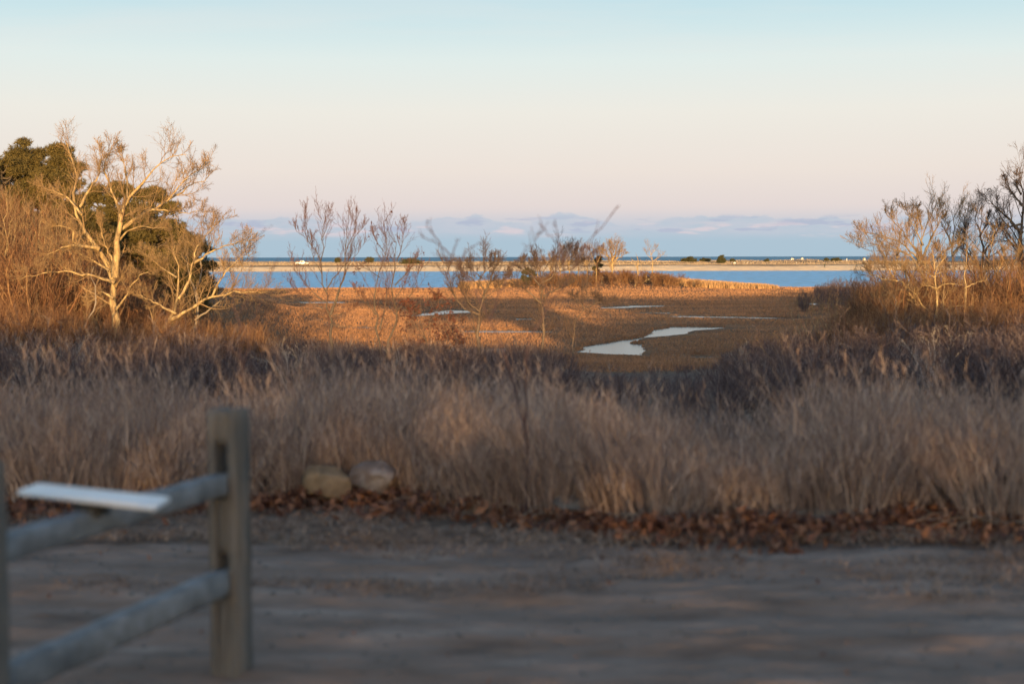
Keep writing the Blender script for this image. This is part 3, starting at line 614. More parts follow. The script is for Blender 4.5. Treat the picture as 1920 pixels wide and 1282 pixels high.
far_tree('wispy one sided bare tree right of the round crowned tree', 248, [
    ([(1223, 520), (1223, 494), (1222, 484), (1219, 468), (1214, 460)], 0, .17, .03), ([(1223, 490), (1233, 484), (1245, 476)], 1, .08, .03), ([(1221, 478), (1228, 468), (1232, 462)], 1, .06, .03), ([(1222, 486), (1212, 476), (1209, 468)], 1, .06, .03)], 62, counts=(7, 5, 3), lmax=1.8)
far_tree('bleached dead snag with broken top between the two lit trees', 247, [
    ([(1195, 524), (1195.6, 505), (1196, 481)], 0, .2, .05), ([(1195, 503), (1190, 493), (1184, 485)], 1, .07, .03), ([(1196, 516), (1203, 505), (1202, 488)], 1, .06, .03)], 63, counts=(2, 1, 0), lmax=1)
far_tree('tangle of bleached fallen limbs lying at the edge of the point', 240, [
    ([(1190, 527), (1199, 529), (1206, 531), (1214, 523), (1211, 513)], 0, .11, .04), ([(1214, 524), (1222, 528), (1230, 534), (1240, 530)], 1, .09, .04), ([(1214, 524), (1226, 519), (1238, 517), (1250, 515)], 1, .09, .03)], 64, counts=(3, 3, 0), lmax=1, name='fallen_limb', cat='fallen limb')
far_tree('bleached fallen limb at the foot of the round crowned tree', 246, [([(1128, 519), (1138, 521), (1146, 524)], 1, .12, .06)], 65, counts=(3, 3, 0), lmax=1, name='fallen_limb', cat='fallen limb')
for q, (px, top, Y, lab) in enumerate(((1118, 458, 250, 'narrow bare tree just left of the round crowned tree'), (1101, 460, 252, 'thin grey bare tree second left of the round crowned tree'), (1084, 456, 250, 'bare tree half hidden by the long blurred shoot'),
        (1067, 458, 252, 'bare tree with twin trunks near the middle of the point'), (1050, 466, 250, 'bare tree left of the twin trunked one on the point'), (1032, 474, 253, 'low spreading bare tree near the left end of the point'), (1008, 482, 251, 'smallest bare tree at the left end of the point'))):
    h = 524-top
    far_tree(lab, Y, [([(px, 526), (px+.5, 526-h*.4), (px-1, 526-h*.7), (px, top+6)], 0, .17, .03), ([(px, 526-h*.4), (px-8, 526-h*.7), (px-13, top+8)], 1, .08, .03),
                      ([(px, 526-h*.45), (px+8, 526-h*.72), (px+12, top+8)], -1, .08, .03)], 70+q, counts=(12, 8, 5), lmax=2.4, twig='twig' if q % 2 else 'twig_red')

# ---------------------------------------------------------------- evergreens
def evergreen(name, label, cat, base, h, w, seed, pads=60, tufts=130, nl=.2, nw=.035, m='needle', shape='round', bark='bark_dark', group=None, lean=0.0, low=.12):
    rng = np.random.default_rng(seed); base = np.asarray(base, float); root = empty(name, base); props(root, label, cat, group)
    n = 8; tp = np.stack([base+np.array([lean*h*(k/(n-1))**2, 0, h*.95*k/(n-1)-.2]) for k in range(n)]); tg = tubes(tp[None], np.linspace(.035*h, .008*h, n)[None], 7)
    s = rng.random(pads)**.8*(1-low); s = np.sort(s)    # 0 at top
    if shape == 'round': rad = w*np.sqrt(np.clip(1-(1-s/.55)**2, 0, 1))*(s < .55)+w*(1-.35*(s-.55)/.45)*(s >= .55)
    else: rad = w*(.12+.95*s**.75)*(1-.4*sstep(.75, 1, s))
    a = rng.uniform(0, 2*math.pi, pads); rr = rad*rng.uniform(.35, 1, pads)**.6
    c = base+np.stack([rr*np.cos(a)+lean*h*(1-s)**2, rr*np.sin(a), h*(1-s)], 1)
    # limbs out to the pads
    st = base+np.stack([lean*h*(1-s)**2, 0*s, h*(1-s)*.93-.1], 1); lp = np.stack([st+(c-st)*q+np.array([0, 0, -.04*h])*math.sin(q*3.14) for q in (0, .35, .7, 1)], 1)
    tubes(lp, np.stack([rad*0+.012*h*q for q in (1, .7, .45, .2)], 1), 4, tg); build('trunk', tg, M[bark], root, base, True)
    pr = w*rng.uniform(.2, .42, pads)
    u = unit(rng.normal(size=(pads, tufts, 3)))*rng.random((pads, tufts, 1))**.4*np.array([1, 1, .55]); tc_ = (c[:, None]+u*pr[:, None, None]).reshape(-1, 3)
    k = 6; T = len(tc_); d = unit(rng.normal(size=(T, k, 3))+np.array([0, 0, .5])+.6*np.repeat(u.reshape(-1, 1, 3), k, 1)); sd = unit(np.cross(d, rng.normal(size=(T, k, 3))))
    L = nl*rng.uniform(.6, 1.2, (T, k, 1)); V = np.stack([tc_[:, None]-sd*nw*.5, tc_[:, None]+sd*nw*.5, tc_[:, None]+d*L], 2)
    build('crown', Geo().add(V.reshape(-1, 3), np.arange(T*k*3).reshape(-1, 3)), M[m], root, base); return root
def pine_at(px, top, hw, Y, seed, label, **k):
    x = (px-960)/FPX*Y; b = (x, Y, gz(x, Y)-.1); z = P(px, top, Y)[2]; return evergreen('pine_tree', label, 'pine tree', b, z-b[2], hw/FPX*Y, seed, **k)
pine_at(8, 292, 62, 70, 101, 'dark pine cut off by the left edge of the photo', pads=110)
pine_at(62, 262, 52, 72, 102, 'tallest dark green pine at the upper left', pads=120)
pine_at(118, 272, 52, 70, 103, 'pine with rounded top just right of the tallest pine', pads=120)
pine_at(205, 326, 60, 68, 104, 'broad pine directly behind the large pale bare tree', pads=125)
pine_at(282, 352, 68, 66, 105, 'pine whose rounded shoulder meets the sky at the right of the dark group', pads=140)
pine_at(326, 405, 46, 67, 108, 'narrow pine at the lower right end of the dark group', pads=90)
pine_at(345, 440, 56, 84, 106, 'low bushy pine sloping down toward the golden bank', pads=110, low=.02)
pine_at(160, 395, 60, 62, 107, 'shorter dense pine in front of the group of tall pines', pads=110)
# cedars on the spit
for q, (px, top, bot, hw, Y, lab) in enumerate((
        (1352, 479, 495, 11, 612, 'tallest round dark cedar on the sand spit'), (1293, 483, 492, 12, 635, 'wide dark cedar left of the tallest cedar on the spit'),
        (1322, 486, 492, 10, 640, 'low flat cedar close left of the tallest cedar on the spit'), (1373, 486, 491, 5, 640, 'small cedar just right of the tallest cedar on the spit'),
        (1437, 486, 491, 4, 640, 'tiny lone cedar on the dune crest of the spit'), (1549, 487, 492, 4, 640, 'small dark cedar above the walking person'),
        (1568, 485, 492, 10, 640, 'wide low cedar at the right end of the spit'), (1281, 487, 492, 4, 640, 'smallest dark cedar at the left of the wide one'),
        (634, 484, 492, 6, 640, 'low cedar on the dune right of the white truck'), (694, 482.5, 492, 8, 640, 'domed cedar seen through the twin stemmed sapling'),
        (770, 487, 497, 22, 612, 'long low dark cedar hummock left of the middle of the spit'), (1074, 480, 497, 7, 400, 'cedar seen through the twigs on the point'))):
    if q == 11: px, top, bot, hw, Y, lab = 1121, 480, 500, 8, 262, 'small round cedar behind the point trees'
    x = (px-960)/FPX*Y; zb = gz(x, Y)-.1; zt = P(px, top, Y)[2]
    evergreen('cedar_tree', lab, 'cedar', (x, Y, zb), max(zt-zb, 1.2), hw/FPX*Y, 120+q, pads=34, tufts=30, nl=.5, nw=.2, m='cedar', shape='cone' if q == 0 else 'round', low=0)
x = (992-960)/FPX*246; evergreen('cedar_tree', 'dark cedar at the left end of the point, behind the flat topped bare tree', 'cedar', (x, 246, gz(x, 246)), 2.9, 1.3, 140, pads=34, tufts=40, nl=.3, nw=.1, m='cedar', low=0)
x = (952-960)/FPX*240; 

# ---------------------------------------------------------------- brush (a tangle nobody could count)
def shrub_proto(seed, h=1.0, stems=9, c=(5, 4, 3), spread=.45, rmin=.0035):
    rng = np.random.default_rng(seed); a = rng.uniform(0, 6.28, stems); sp = rng.uniform(.1, spread, stems); n = 6; Pt = np.zeros((stems, n, 3)); Pt[:, 0, :2] = rng.normal(size=(stems, 2))*.08
    d = unit(np.stack([sp*np.cos(a), sp*np.sin(a), np.ones(stems)], 1))
    for k in range(1, n): d = unit(d+rng.normal(size=d.shape)*.16); Pt[:, k] = Pt[:, k-1]+d*(h*rng.uniform(.14, .22, (stems, 1)))
    Rd = np.linspace(.011, .005, n)[None]*np.ones((stems, 1))*h; g = tubes(Pt, Rd, 3)
    q, r = sprout(Pt, Rd, c[0], .2, 1, 42, .45, 4, .2, .25, rng, rmin=rmin); tubes(q, r, 3, g)
    q, r = sprout(q, r, c[1], .15, 1, 42, .5, 3, .2, .2, rng, rmin=rmin*.8); tubes(q, r, 3, g)
    if len(c) > 2 and c[2]: q, r = sprout(q, r, c[2], .15, 1, 42, .5, 2, .2, .2, rng, rmin=rmin*.7); tubes(q, r, 3, g)
    v, f = g.arrays(); return v, np.concatenate(f)
def scatter(name, label, cat, protos, pts, hs, m, seed, widen=1.0):
    rng = np.random.default_rng(seed); Vs, Fs, n = [], [], 0
    for p_, h in zip(pts, hs):
        v, f = protos[rng.integers(len(protos))]; a = rng.uniform(0, 6.28); c, s = math.cos(a), math.sin(a); w = h*widen*rng.uniform(.85, 1.25)
        q = np.stack([(v[:, 0]*c-v[:, 1]*s)*w, (v[:, 0]*s+v[:, 1]*c)*w, v[:, 2]*h], 1)+p_; Vs.append(q.astype(np.float32)); Fs.append(f+n); n += len(v)
    g = Geo(); g.v = [np.concatenate(Vs)]; g.f = [np.concatenate(Fs)]; g.n = n
    return props(build(name, g, m), label, cat, kind='stuff')
def brush_points(rng, count, y0, y1, pxr, ytop, hr, rag=34):
    out, hs = [], []; tries = 0
    while len(out) < count and tries < count*12:
        tries += 1; Y = math.sqrt(rng.uniform(y0*y0, y1*y1)); px = rng.uniform(*pxr); x = (px-960)/FPX*Y; z = gz(x, Y)
        if Y > 66 and float(creek_d(np.array([x]), np.array([Y]))[0]) < 1: continue
        lim = EYE.z-(np.interp(px, *ytop)+rag*float(vn(np.array([px*.022+40]), np.array([Y*.08]))[0])+rng.exponential(13)-481)/FPX*Y-z; h = rng.uniform(*hr)
        h = min(h, lim)
        if h < .3: continue
        out.append((x, Y, z-.04)); hs.append(h)
    return np.array(out), np.array(hs)
rg = np.random.default_rng(7)
low = [shrub_proto(s, 1.0, 8, (5, 4, 2), .6) for s in (1, 2, 3, 4)]
yt = ([-80, 380, 450, 700, 950, 1060, 1110, 1330, 1400, 1560, 1640, 2000], [598, 610, 630, 634, 638, 656, 684, 684, 640, 606, 596, 586])
pts, hs = brush_points(rg, 1420, 13, 70, (-300, 2220), yt, (.6, 2.1))
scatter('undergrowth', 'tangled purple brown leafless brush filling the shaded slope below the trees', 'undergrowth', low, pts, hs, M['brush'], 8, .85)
pb_, hb_ = brush_points(rg, 110, 17, 60, (-60, 2000), (yt[0], [v-4 for v in yt[1]]), (.6, 1.5))
scatter('pale_brush', 'pale silvery leafless stems mixed through the dark brush', 'undergrowth', [shrub_proto(s, 1.0, 5, (4, 3, 2), .5, .003) for s in (41, 42, 43)], pb_, hb_, M['twig_pale'], 14, .8)
tall = [shrub_proto(s, 1.0, 7, (8, 5, 3), .75, .0016) for s in (11, 12, 13, 14)]
pts, hs = brush_points(rg, 260, 44, 66, (-80, 340), ([-80, 0, 60, 110, 170, 230, 300, 360, 430], [352, 350, 372, 405, 460, 505, 560, 600, 612]), (2.2, 4.6))
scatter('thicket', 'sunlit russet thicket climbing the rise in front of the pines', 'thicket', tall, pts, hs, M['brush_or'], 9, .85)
pts, hs = brush_points(rg, 210, 33, 46, (-60, 500), ([-80, 100, 200, 330, 420, 500], [545, 560, 585, 580, 596, 622]), (.9, 2.6), 40)
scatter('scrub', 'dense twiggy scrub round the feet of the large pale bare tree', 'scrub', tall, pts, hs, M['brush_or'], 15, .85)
pts, hs = brush_points(rg, 210, 36, 47, (1560, 2060), ([1560, 1620, 1700, 1850, 2060], [618, 580, 560, 556, 548]), (.9, 2.6), 40)
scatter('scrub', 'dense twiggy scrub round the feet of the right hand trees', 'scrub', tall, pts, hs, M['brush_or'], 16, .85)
pts, hs = brush_points(rg, 230, 46, 66, (1600, 2000), ([1600, 1650, 1700, 1760, 1850, 2000], [575, 520, 500, 492, 488, 485]), (1.8, 4.2))
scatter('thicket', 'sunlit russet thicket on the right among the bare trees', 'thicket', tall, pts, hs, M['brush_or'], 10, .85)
pts = []; hs = []
while len(pts) < 170:
    x = rg.uniform(-6, 34); Y = rg.uniform(236, 258); px = PXY(x, Y)
    if px > 1310 or px < 925 or gz(x, Y) < .1: continue
    pts.append((x, Y, gz(x, Y)-.05)); hs.append(rg.uniform(1.2, 2.6)*(1 if 1000 < px < 1290 else .6))
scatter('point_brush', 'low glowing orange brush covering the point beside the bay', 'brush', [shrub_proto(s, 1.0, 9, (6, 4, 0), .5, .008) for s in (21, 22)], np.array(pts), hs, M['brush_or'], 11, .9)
pts = []; hs = []
for k in range(70):
    Y = rg.uniform(120, 200); px = rg.uniform(1500, 1760); x = (px-960)/FPX*Y; pts.append((x, Y, gz(x, Y)-.05)); hs.append(rg.uniform(1.2, 2.9)*np.interp(px, [1500, 1600], [.7, 1]))
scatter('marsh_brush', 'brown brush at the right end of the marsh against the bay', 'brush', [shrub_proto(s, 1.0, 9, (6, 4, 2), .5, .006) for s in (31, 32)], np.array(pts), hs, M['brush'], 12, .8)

# ---------------------------------------------------------------- marsh hay and reeds
rg = np.random.default_rng(17); n = 460000
Yv = np.exp(rg.uniform(math.log(58), math.log(272), n)); Xv = rg.uniform(-1, 1, n)*(.41*Yv+4)
ok = (Yv < shore(Xv)-1.0); Xv, Yv = Xv[ok], Yv[ok]; cdv = creek_d(Xv, Yv); ok = cdv > .1; Xv, Yv, cdv = Xv[ok], Yv[ok], cdv[ok]
Zv = ground_z(Xv, Yv); hh = (.15+.1*vn.fbm(Xv*.07, Yv*.13, 3))*rg.uniform(.6, 1.25, len(Xv)); hh = np.clip(hh, .05, .5)*np.where(cdv < 2.5, .75, 1); hh = hh*np.where(creek_d(Xv, Yv+1.6*(Yv/100)) > .5*Yv/100, 1, .45)
sc_ = np.clip(Yv/110, .8, 2.2)
g = blades(np.stack([Xv, Yv, Zv-.03], 1), hh, .11*sc_, np.array([.15, .1, 0]), rg, seg=1, bend=.3)
nf = 200000; fy = np.exp(rg.uniform(math.log(78), math.log(130), nf)); fx = rg.uniform(-.12, .24, nf)*fy; a1 = creek_d(fx, fy); a0 = creek_d(fx, fy-1.3); k_ = (a1 > .02) & (a0 < .1) & (a1 < 2.2); fx, fy = fx[k_], fy[k_]
blades(np.stack([fx, fy, ground_z(fx, fy)-.03], 1), rg.uniform(.08, .17, len(fx)), .06, np.array([.1, -.15, 0]), rg, g, seg=2, bend=.3)
props(build('marsh_grass', g, M['marsh']), 'low tawny salt hay covering the whole tidal marsh', 'marsh grass', kind='stuff')
n = 26000; Xv = rg.uniform(-9, 44, n); Yv = shore(Xv)-1-14*rg.random(n)**1.2; Zv = ground_z(Xv, Yv)
g = blades(np.stack([Xv, Yv, Zv-.03], 1), rg.uniform(.7, 1.35, n)*(1-.45*sstep(30, 46, Xv)), .16, np.array([.1, .0, 0]), rg, seg=2, bend=.15)
props(build('reeds', g, M['reed']), 'golden reeds fringing the point along the near bay shore', 'reeds', kind='stuff')
n = 60000; Xv = rg.uniform(-150, 190, n); Yv = rg.uniform(578, 665, n); Zv = ground_z(Xv, Yv)
ok = vn.fbm(Xv*.03, Yv*.15, 3) > -.15; Xv, Yv, Zv = Xv[ok], Yv[ok], Zv[ok]
g = blades(np.stack([Xv, Yv, Zv-.03], 1), rg.uniform(.2, .6, len(Xv)), .22, np.array([.1, .0, 0]), rg, seg=1, bend=.3)
props(build('beach_grass', g, M['straw']), 'short tan beach grass over the dunes of the spit', 'beach grass', kind='stuff')

# ---------------------------------------------------------------- tall foreground grass, litter and stones
rg = np.random.default_rng(23)
def gedge(x): return np.interp(PXY(x, 9), [0, 420, 640, 860, 1000, 1200, 1920], [9.6, 9.6, 9.78, 9.25, 8.9, 8.55, 8.45])+.18*vn(x*1.4, x*0+2)
nc = 1800; cx = rg.uniform(-6.6, 6.8, nc); cy = gedge(cx)+rg.random(nc)**1.2*3.6
ph = np.interp(PXY(cx, cy), [0, 400, 640, 800, 1000, 1200, 1330, 1470, 1540, 1720, 1920], [.78, .82, .84, .78, .76, .72, .58, .54, .72, .82, .70])
ph = ph*(1-.10*(cy-9)/3)*(1+.42*vn.fbm(cx*1.6, cy*1.1, 3))*(1+.34*vn(cx*.9+5, cy*.3))*rg.uniform(.6, 1.08, nc)+(rg.random(nc) < .12)*rg.uniform(0, .32, nc); per = 52; idx = np.repeat(np.arange(nc), per); nn = len(idx)
off = rg.normal(size=(nn, 2))*.068; bx = cx[idx]+off[:, 0]; by = cy[idx]+off[:, 1]
bz = ground_z(bx, by, False)-.02; cl = rg.normal(size=nc)*.17; ln = np.stack([off[:, 0]*3.4-.07+.3*vn(cx[idx]*.9, cy[idx]*.9)+cl[idx], off[:, 1]*2.2, 0*bx], 1)
H = ph[idx]*rg.uniform(.45, 1.05, nn); g = blades(np.stack([bx, by, bz], 1), H, .0065, ln, rg, seg=4, bend=.15)
# fine seed heads on the upper third
tip = rg.random(nn) < .55; ti = np.where(tip)[0]; tb = np.stack([bx, by, bz], 1)[ti]; 
V = g.v[0].reshape(nn, 10, 3); a_, b_ = V[ti, 5], V[ti, 8]
for k in range(5):
    f = rg.uniform(0, 1, (len(ti), 1)); c0 = a_+(b_-a_)*f; blades(c0, rg.uniform(.04, .1, len(ti)), .006, np.array([0, 0, 0]), rg, g, seg=1, bend=.45)
cpx = np.array([45, 110, 235, 410, 470, 560, 640, 700, 880, 1040, 1180, 1255, 1540, 1600, 1700, 1830]); ns = 190; ci_ = rg.integers(0, len(cpx), ns); sy_ = 9.3+2.2*rg.random(ns); sx_ = (cpx[ci_]+rg.normal(size=ns)*22-960)/FPX*9.6; sx_ = np.where(rg.random(ns) < .25, rg.uniform(-4.4, 4.5, ns), sx_); sy_ = np.maximum(sy_, gedge(sx_)+.1)
sb = np.stack([sx_, sy_, ground_z(sx_, sy_, False)], 1); sh_ = rg.uniform(.72, 1.15, ns)*np.interp(PXY(sx_, sy_), [0, 700, 850, 1000, 1300, 1450, 1550, 1920], [1, 1, .9, .85, .74, .74, .98, .9]); sl_ = np.stack([-.12+.25*vn(sx_*.7, sy_)+rg.normal(size=ns)*.08, 0*sx_, 0*sx_], 1)
blades(sb, sh_, .008, sl_, rg, g, seg=5, bend=.03)
for k in range(16):
    f = rg.uniform(.62, 1, ns); q = sb+np.array([0, 0, 1])*(sh_*f)[:, None]+sl_*(sh_*f**1.6)[:, None]; blades(q, rg.uniform(.05, .11, ns), .006, sl_, rg, g, seg=1, bend=.35)
nl_ = 16000; li = rg.integers(0, nn, nl_); q = np.stack([bx, by, bz], 1)[li]+ln[li]*.25*H[li][:, None]+np.array([0, 0, 1])*(H[li]*rg.uniform(.05, .8, nl_))[:, None]; blades(q, rg.uniform(.12, .32, nl_), .009, np.array([0, 0, -.15]), rg, g, seg=3, bend=.75)      # curled leaves
props(build('tall_grass', g, M['grass']), 'tall dry brown grass standing in a dense band beyond the dirt road', 'tall grass', kind='stuff')
# thatch and short dead grass on the verge
n = 100000; x = rg.uniform(-6.4, 6.4, n); e0 = road_edge(x); e1 = gedge(x)+.6; y = e1-2.6*rg.random(n)**1.2
keep = vn.fbm(x*1.3, y*2.2, 4)+.3*(y-e1+1.2) > rg.uniform(-.42, .42, n); x, y = x[keep], y[keep]
z = np.maximum(ground_z(x, y, False), road_z(x, y))+.002; g = blades(np.stack([x, y, z], 1), rg.uniform(.012, .05, len(x)), .007, np.array([0, 0, 0.]), rg, seg=2, bend=1.8)
n = 9000; x = rg.uniform(-4.2, 4.2, n); y = 6.8-.055*x+rg.normal(size=n)*.1; k = vn.fbm(x*1.5, y*2, 3) > rg.uniform(-.1, .5, n); x, y = x[k], y[k]; blades(np.stack([x, y, road_z(x, y)], 1), rg.uniform(.01, .035, len(x)), .006, np.array([0, 0, 0.]), rg, g, seg=2, bend=1.8)
props(build('dead_grass', g, M['thatch']), 'flattened short straw coloured grass on the road verge', 'dead grass', kind='stuff')
n = 28000; x = rg.uniform(-6.4, 6.6, n); y = gedge(x)+rg.normal(size=n)*.3*(1+.8*vn(x*1.5, x*0+6))+.08; k = rg.random(n) < np.interp(PXY(x, 9), [0, 450, 520, 760, 800, 1000, 1100, 1920], [.5, .8, 1, .9, .35, .3, .9, 1]); x, y = x[k], y[k]
z = ground_z(x, y, False)+rg.uniform(.0, .13, len(x))*np.clip(vn.fbm(x*2.2, y*2.2)+.65, .15, 1); g = leaves(np.stack([x, y, z], 1), .04, rg, curl=.35)
n = 160; x = rg.uniform(-4, 4, n); y = 9-3.8*rg.random(n)**1.8; leaves(np.stack([x, y, ground_z(x, y, False)+.03], 1), .017, rg, g)
props(build('fallen_leaves', g, M['leaf']), 'drift of curled rust brown leaves along the foot of the tall grass', 'fallen leaves', kind='stuff')
# long fallen straws
n = 260; x = rg.uniform(-1.6, 4.4, n); y = gedge(x)-.05+rg.normal(size=n)*.12; a = rg.uniform(-.5, .5, n); L = rg.uniform(.25, .6, n); tt = np.linspace(0, 1, 6)
Pt = np.stack([x[:, None]+np.cos(a)[:, None]*L[:, None]*tt, y[:, None]+np.sin(a)[:, None]*L[:, None]*tt*.4, ground_z(x, y, False)[:, None]+.02+.1*np.sin(tt*3.1)[None]*rg.random((n, 1))], -1)
props(build('fallen_straw', tubes(Pt, np.full((n, 6), .0028), 3), M['straw']), 'arching fallen straws lying along the front of the tall grass', 'straw', kind='stuff')
# dark clods and grit on the road
n = 7000; x = rg.uniform(-4, 4, n); y = 3.6+4.6*rg.random(n); k = vn.fbm(x*1.2, y*4, 3) > rg.uniform(-.5, .45, n); x, y = x[k], y[k]; n = len(x); s = .004+.016*rg.random(n)**3; z = road_z(x, y)
o8 = np.array([(1, 0, 0), (-1, 0, 0), (0, 1, 0), (0, -1, 0), (0, 0, .6), (0, 0, -.6)], float); of = np.array([(0, 2, 4), (2, 1, 4), (1, 3, 4), (3, 0, 4), (2, 0, 5), (1, 2, 5), (3, 1, 5), (0, 3, 5)])
V = o8[None]*s[:, None, None]*rg.uniform(.6, 1.4, (n, 6, 1))+np.stack([x, y, z], 1)[:, None]; g = Geo().add(V.reshape(-1, 3), (np.arange(n)[:, None, None]*6+of[None]).reshape(-1, 3))
props(build('gravel', g, M['rock_dark']), 'loose grit and small dark clods scattered on the dirt road', 'gravel', kind='stuff')
def boulder(label, px, py, Y, wpx, hpx, m, seed):
    bpy_me = bpy.data.meshes.new('boulder'); import bmesh; bm = bmesh.new(); bmesh.ops.create_icosphere(bm, subdivisions=4, radius=1); rgb = np.random.default_rng(seed)
    pl = [(Vector(unit(rgb.normal(size=3))), rgb.uniform(.5, .85)) for _ in range(11)]
    for v in bm.verts:
        for n_, d_ in pl:
            q = v.co.dot(n_)
            if q > d_: v.co -= n_*(q-d_)*.97
        v.co += Vector((vn(np.array([v.co.x*3+seed]), np.array([v.co.y*3+v.co.z*5]))[0],)*3)*.08
        v.co.x *= wpx/2/FPX*Y; v.co.y *= wpx/2/FPX*Y*.8; v.co.z *= hpx/2/FPX*Y
    bm.to_mesh(bpy_me); bm.free(); bpy_me.materials.append(M[m])
    for p_ in bpy_me.polygons: p_.use_smooth = True
    o = bpy.data.objects.new('boulder', bpy_me); COL.objects.link(o); c = P(px, py, Y); o.location = (c[0], Y, c[2]); return props(o, label, 'boulder')
boulder('tan angular boulder at the foot of the tall grass, left of a rounded one', 615, 905, 9.55, 104, 84, 'rock_tan', 3)
boulder('rounded greyish boulder with a pale patch at the foot of the tall grass', 700, 903, 9.57, 104, 80, 'rock_grey', 5)
boulder('low flat dark stone half buried under arching straw', 1072, 946, 8.85, 96, 36, 'rock_dark', 9)

# ---------------------------------------------------------------- split rail fence with a board on it
PA, PB = P(430, 903, 5.40), P(-44, 1010, 4.02); fd = unit((PB-PA)*np.array([1, 1, 0])); yaw = math.atan2(fd[1], fd[0])
froot = empty('rail_fence', (PA[0], PA[1], gz(PA[0], PA[1]))); props(froot, 'weathered grey split rail fence with two rails at the lower left', 'fence'); fo = np.array(froot.location)
def hewn(c, s, seed, axis=2, n=26, holes=()):
    "rough sawn timber: a beveled octagon section swept with small wobble"
    rgb = np.random.default_rng(seed); a, b = s[0]/2, s[1]/2; ch = min(a, b)*.22
    sec = np.array([(-a+ch, -b), (a-ch, -b), (a, -b+ch), (a, b-ch), (a-ch, b), (-a+ch, b), (-a, b-ch), (-a, -b+ch)]); L = s[2]; V = []
    tw = rgb.normal(size=8)*.002
    for k in range(n):
        t_ = k/(n-1); q = sec*(1+tw[:, None]*5)+np.stack([rgb.normal(size=8), rgb.normal(size=8)], 1)*.0016
        if k in (0, n-1): q = q*.93
        V += [(x_, y_, (t_-.5)*L) for x_, y_ in q]
    F = [(k*8+j, k*8+(j+1) % 8, (k+1)*8+(j+1) % 8, (k+1)*8+j) for k in range(n-1) for j in range(8)]
    caps = [np.array([[7-j for j in range(8)]]), np.array([[(n-1)*8+j for j in range(8)]])]
    return np.array(V), [np.array(F)]+caps
def rotz(v, a): c, s_ = math.cos(a), math.sin(a); return np.stack([v[:, 0]*c-v[:, 1]*s_, v[:, 0]*s_+v[:, 1]*c, v[:, 2]], 1)
def post(p, top, seed, w=.115, dpt=.125):
    gb = gz(p[0], p[1])-.3; L = top-gb
    # cheeks either side of the slots through which the rails pass
    g = Geo(); sl = [(4.29, .17), (4.665, .20)]; sw = .052
    for sg in (-1, 1):
        v, f = hewn(None, (dpt, (w-sw)/2, L), seed+sg, n=30); v[:, 1] += sg*(sw/2+(w-sw)/4); v = rotz(v, yaw); g.add(v+np.array([p[0], p[1], gb+L/2]), f)
    zs = [gb, 4.29-.075, 4.29+.085, 4.665-.08, 4.665+.13, top-.004]
    for z0, z1 in ((zs[0], zs[1]), (zs[2], zs[3]), (zs[4], zs[5])):
        v, f = hewn(None, (dpt-.012, sw+.006, z1-z0), seed+5, n=6); v = rotz(v, yaw); g.add(v+np.array([p[0], p[1], (z0+z1)/2]), f)
    return build('post', g, M['wood'], froot, fo)
topz = P(430, 766, 5.4)[2]; post(PA, topz, 1); post(PB, P(-40, 868, 4.02)[2], 4)
def rail(z0, z1, th, seed):
    a = np.array([PA[0], PA[1], z0]); b = np.array([PB[0], PB[1], z1]); u = unit(b-a); a = a-u*.03; b = b+u*.03; n = 30; rgb = np.random.default_rng(seed); k = 8
    t_ = np.linspace(0, 1, n); c = a+(b-a)*t_[:, None]+np.cumsum(rgb.normal(size=(n, 3)), 0)*.0012; sidev = unit(np.cross(u, (0, 0, 1.))); upv = np.cross(sidev, u)
    w = .024+(.034-.024)*sstep(0, .12, t_)*(1-sstep(.88, 1, t_)); h = th/2*(.78+.22*sstep(0, .1, t_)*(1-sstep(.9, 1, t_)))
    ang = np.arange(k)/k*2*math.pi+.39; ca, sa = np.sign(np.cos(ang))*np.abs(np.cos(ang))**.3, np.sign(np.sin(ang))*np.abs(np.sin(ang))**.3
    V = c[:, None]+(w[:, None]*ca[None]*(1+rgb.normal(size=(n, k))*.03))[..., None]*sidev+(h[:, None]*sa[None]*(1+rgb.normal(size=(n, k))*.03))[..., None]*upv
    i = np.arange(n-1)[:, None]*k; j = np.arange(k)[None]; j2 = (j+1) % k; F = np.stack([i+j, i+j2, i+k+j2, i+k+j], -1).reshape(-1, 4)
    g = Geo().add(V.reshape(-1, 3), [F, np.array([np.arange(k)[::-1]]), np.array([(n-1)*k+np.arange(k)])]); return build('rail', g, M['wood_rail'], froot, fo)
rail(P(432, 903, 5.4)[2], P(0, 1008, 4.25)[2], .082, 41)
rail(P(432, 1083, 5.4)[2], P(0, 1260, 4.22)[2], .10, 42)
bz_ = 4.752; q = [P(32, 919, 4.62), P(72, 904, 4.77), P(319, 931, 4.49), P(290, 949, 4.33)]
c = sum(q)/4; broot = empty('board', (c[0], c[1], bz_-.03)); props(broot, 'narrow white board lying flat across the top fence rail', 'board'); bo = np.array(broot.location)
th = .016; V = [(p_[0], p_[1], p_[2]) for p_ in q]; V += [(p_[0], p_[1], p_[2]-th) for p_ in q]
g = Geo().add(V, np.array([(3, 2, 1, 0), (4, 5, 6, 7), (0, 1, 5, 4), (1, 2, 6, 5), (2, 3, 7, 6), (3, 0, 4, 7)])); panel = build('panel', g, M['board'], broot, bo)
md = panel.modifiers.new('bevel', 'BEVEL'); md.width = .004; md.segments = 2
rz = P(200, 955, 4.75)[2]; bc = PA+(PB-PA)*((4.55-PA[1])/(PB[1]-PA[1])); g = Geo(); ztop = c[2]-th-.001; zlow = P(432, 903, 5.4)[2]+.03
box(g, (bc[0], 4.55, (ztop+zlow)/2), (.07, .09, max(.03, ztop-zlow)), Matrix.Rotation(yaw, 3, 'Z')); build('bracket', g, M['iron'], broot, bo)

